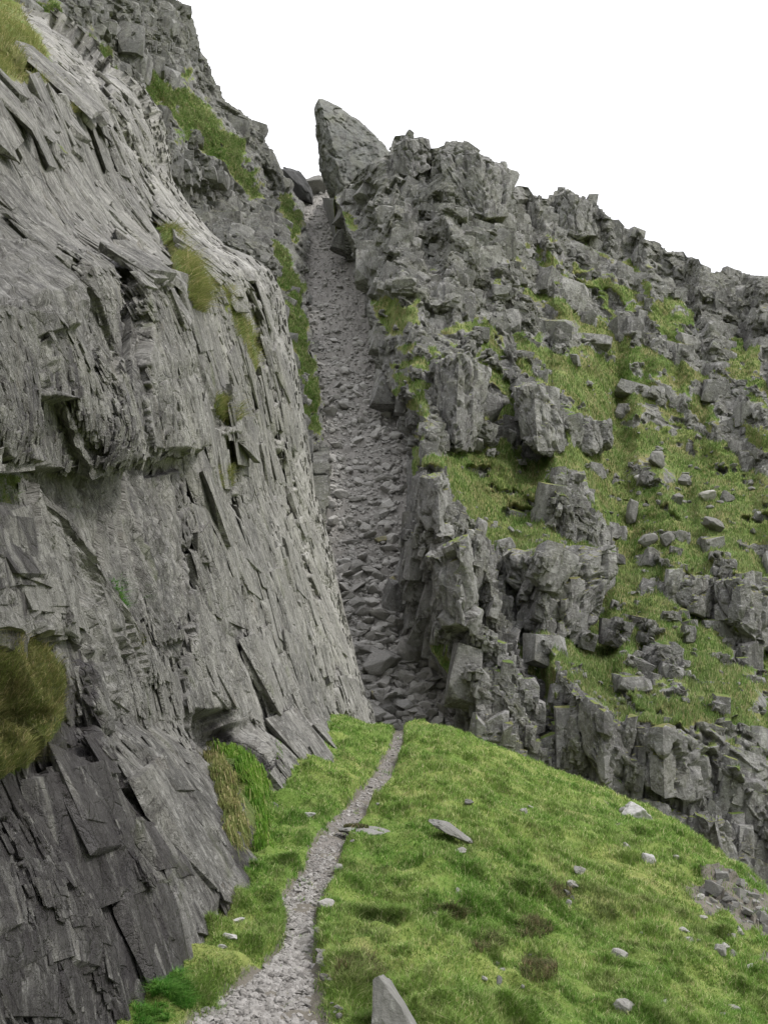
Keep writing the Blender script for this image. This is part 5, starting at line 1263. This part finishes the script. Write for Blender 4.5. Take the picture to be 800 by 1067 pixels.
tuft('fern', GS, [(160, 1026), (185, 1016), (202, 1030), (200, 1052), (170, 1056), (156, 1046)], 3500, 0.13, M_FERN, 'rounded vivid green fern clump at the foot of the wall', 'fern', up=(0.08, -0.2, 0.6), lean=0.9, width=1.2)
tuft('fern', GS, [(140, 1052), (176, 1056), (172, 1090), (140, 1090)], 2200, 0.10, M_FERN, 'lower vivid green fern clump at the bottom edge by the wall', 'fern', up=(0.05, -0.1, 0.7), lean=0.9, width=1.2)
for (cx_, cy_, rx_, ry_, lab) in ((556, 968, 20, 11, 'dark bilberry bush on the lower grass slope'), (575, 932, 20, 10, 'dark bilberry bush uphill of the lowest bush on the slope'), (561, 1012, 19, 14, 'brown bilberry bush lowest on the grass slope'), (375, 1018, 26, 20, 'scrubby heather patch between path and upright rock'), (508, 985, 16, 9, 'bilberry bush left of the other dark bushes'), (470, 955, 16, 8, 'little dark bush in the grass nearest the path')):
    a_ = np.linspace(0, 2 * np.pi, 14, endpoint=False)
    tuft('low_bush', GS, [(cx_ + rx_ * math.cos(x), cy_ + ry_ * math.sin(x)) for x in a_], 1100, 0.11, M_HEATH, lab, 'bush', up=(0, -0.05, 0.9), lean=1.0, width=1.3)
# moss patch that grows on the flat slab
W = np.array([v.co for v in ms.data.vertices]); 
top = W[(W[:, 2] > W[:, 2].max() * 0.55)]
k = rng.integers(0, len(top), 1500); p = top[k]
cen = top.mean(0) + np.array([-0.05, -0.02, 0]); keep = ((p[:, 0] - cen[0]) ** 2 / 0.16 ** 2 + (p[:, 1] - cen[1]) ** 2 / 0.12 ** 2 + 0.5 * gnoise(p / 0.12, 3)) < 1; p = p[keep]
V, Fcs = blades(rng, p, np.full(len(p), 0.035), np.full(len(p), 0.016), np.tile((0, 0, 1.0), (len(p), 1)), 0.9)
o = add('moss_patch', mesh_from('moss_patch', V, Fcs, M_HEATH, attrs={'var': np.repeat(rng.uniform(0, 1, len(p)), 5)})); o.parent = ms

# ------------------------------------------------------------------ light
SUN_DIR = np.array([0.80, -0.36, 1.10]); SUN_DIR /= np.linalg.norm(SUN_DIR)
sd = bpy.data.lights.new('sun', 'SUN'); sd.energy = 2.5; sd.angle = rad(12); sd.color = (1.0, 0.97, 0.92)
so = bpy.data.objects.new('sun', sd); col.objects.link(so)
from mathutils import Vector
so.rotation_euler = Vector(SUN_DIR).to_track_quat('Z', 'Y').to_euler()
w = bpy.data.worlds.new('World'); scene.world = w; w.use_nodes = True
nt = w.node_tree; nt.nodes.clear(); b = NB(nt)
sky = b.n('ShaderNodeTexSky', sky_type='NISHITA', sun_disc=False, sun_elevation=math.asin(SUN_DIR[2]), sun_rotation=math.atan2(SUN_DIR[0], SUN_DIR[1]), air_density=1.0, dust_density=4.0)
# overcast: a cloud layer three times brighter overhead than at the horizon, with a little of the clear sky in it
zz = b.n('ShaderNodeSeparateXYZ', inp={0: b.n('ShaderNodeTexCoord').outputs['Generated']}).outputs[2]
lum = b.n('ShaderNodeMapRange', inp={0: zz, 1: 0.0, 2: 1.0, 3: 7.5, 4: 24.0}).outputs[0]
lum = b.math('MULTIPLY', lum, b.ramp(zz, -0.12, 0.02))
cloud = b.n('ShaderNodeCombineColor', inp={0: lum, 1: lum, 2: b.math('MULTIPLY', lum, 1.03)}).outputs[0]
c = b.mix(0.85, sky.outputs[0], cloud)
bg = b.n('ShaderNodeBackground', inp={'Color': c, 'Strength': 0.10}); b.n('ShaderNodeOutputWorld', inp={'Surface': bg.outputs[0]})

scene.view_settings.view_transform = 'Standard'; scene.view_settings.look = 'None'
scene.view_settings.exposure = 0.09; scene.view_settings.gamma = 1.0
scene.cycles.max_bounces = 5; scene.cycles.diffuse_bounces = 3
print('done', time.time() - T0)
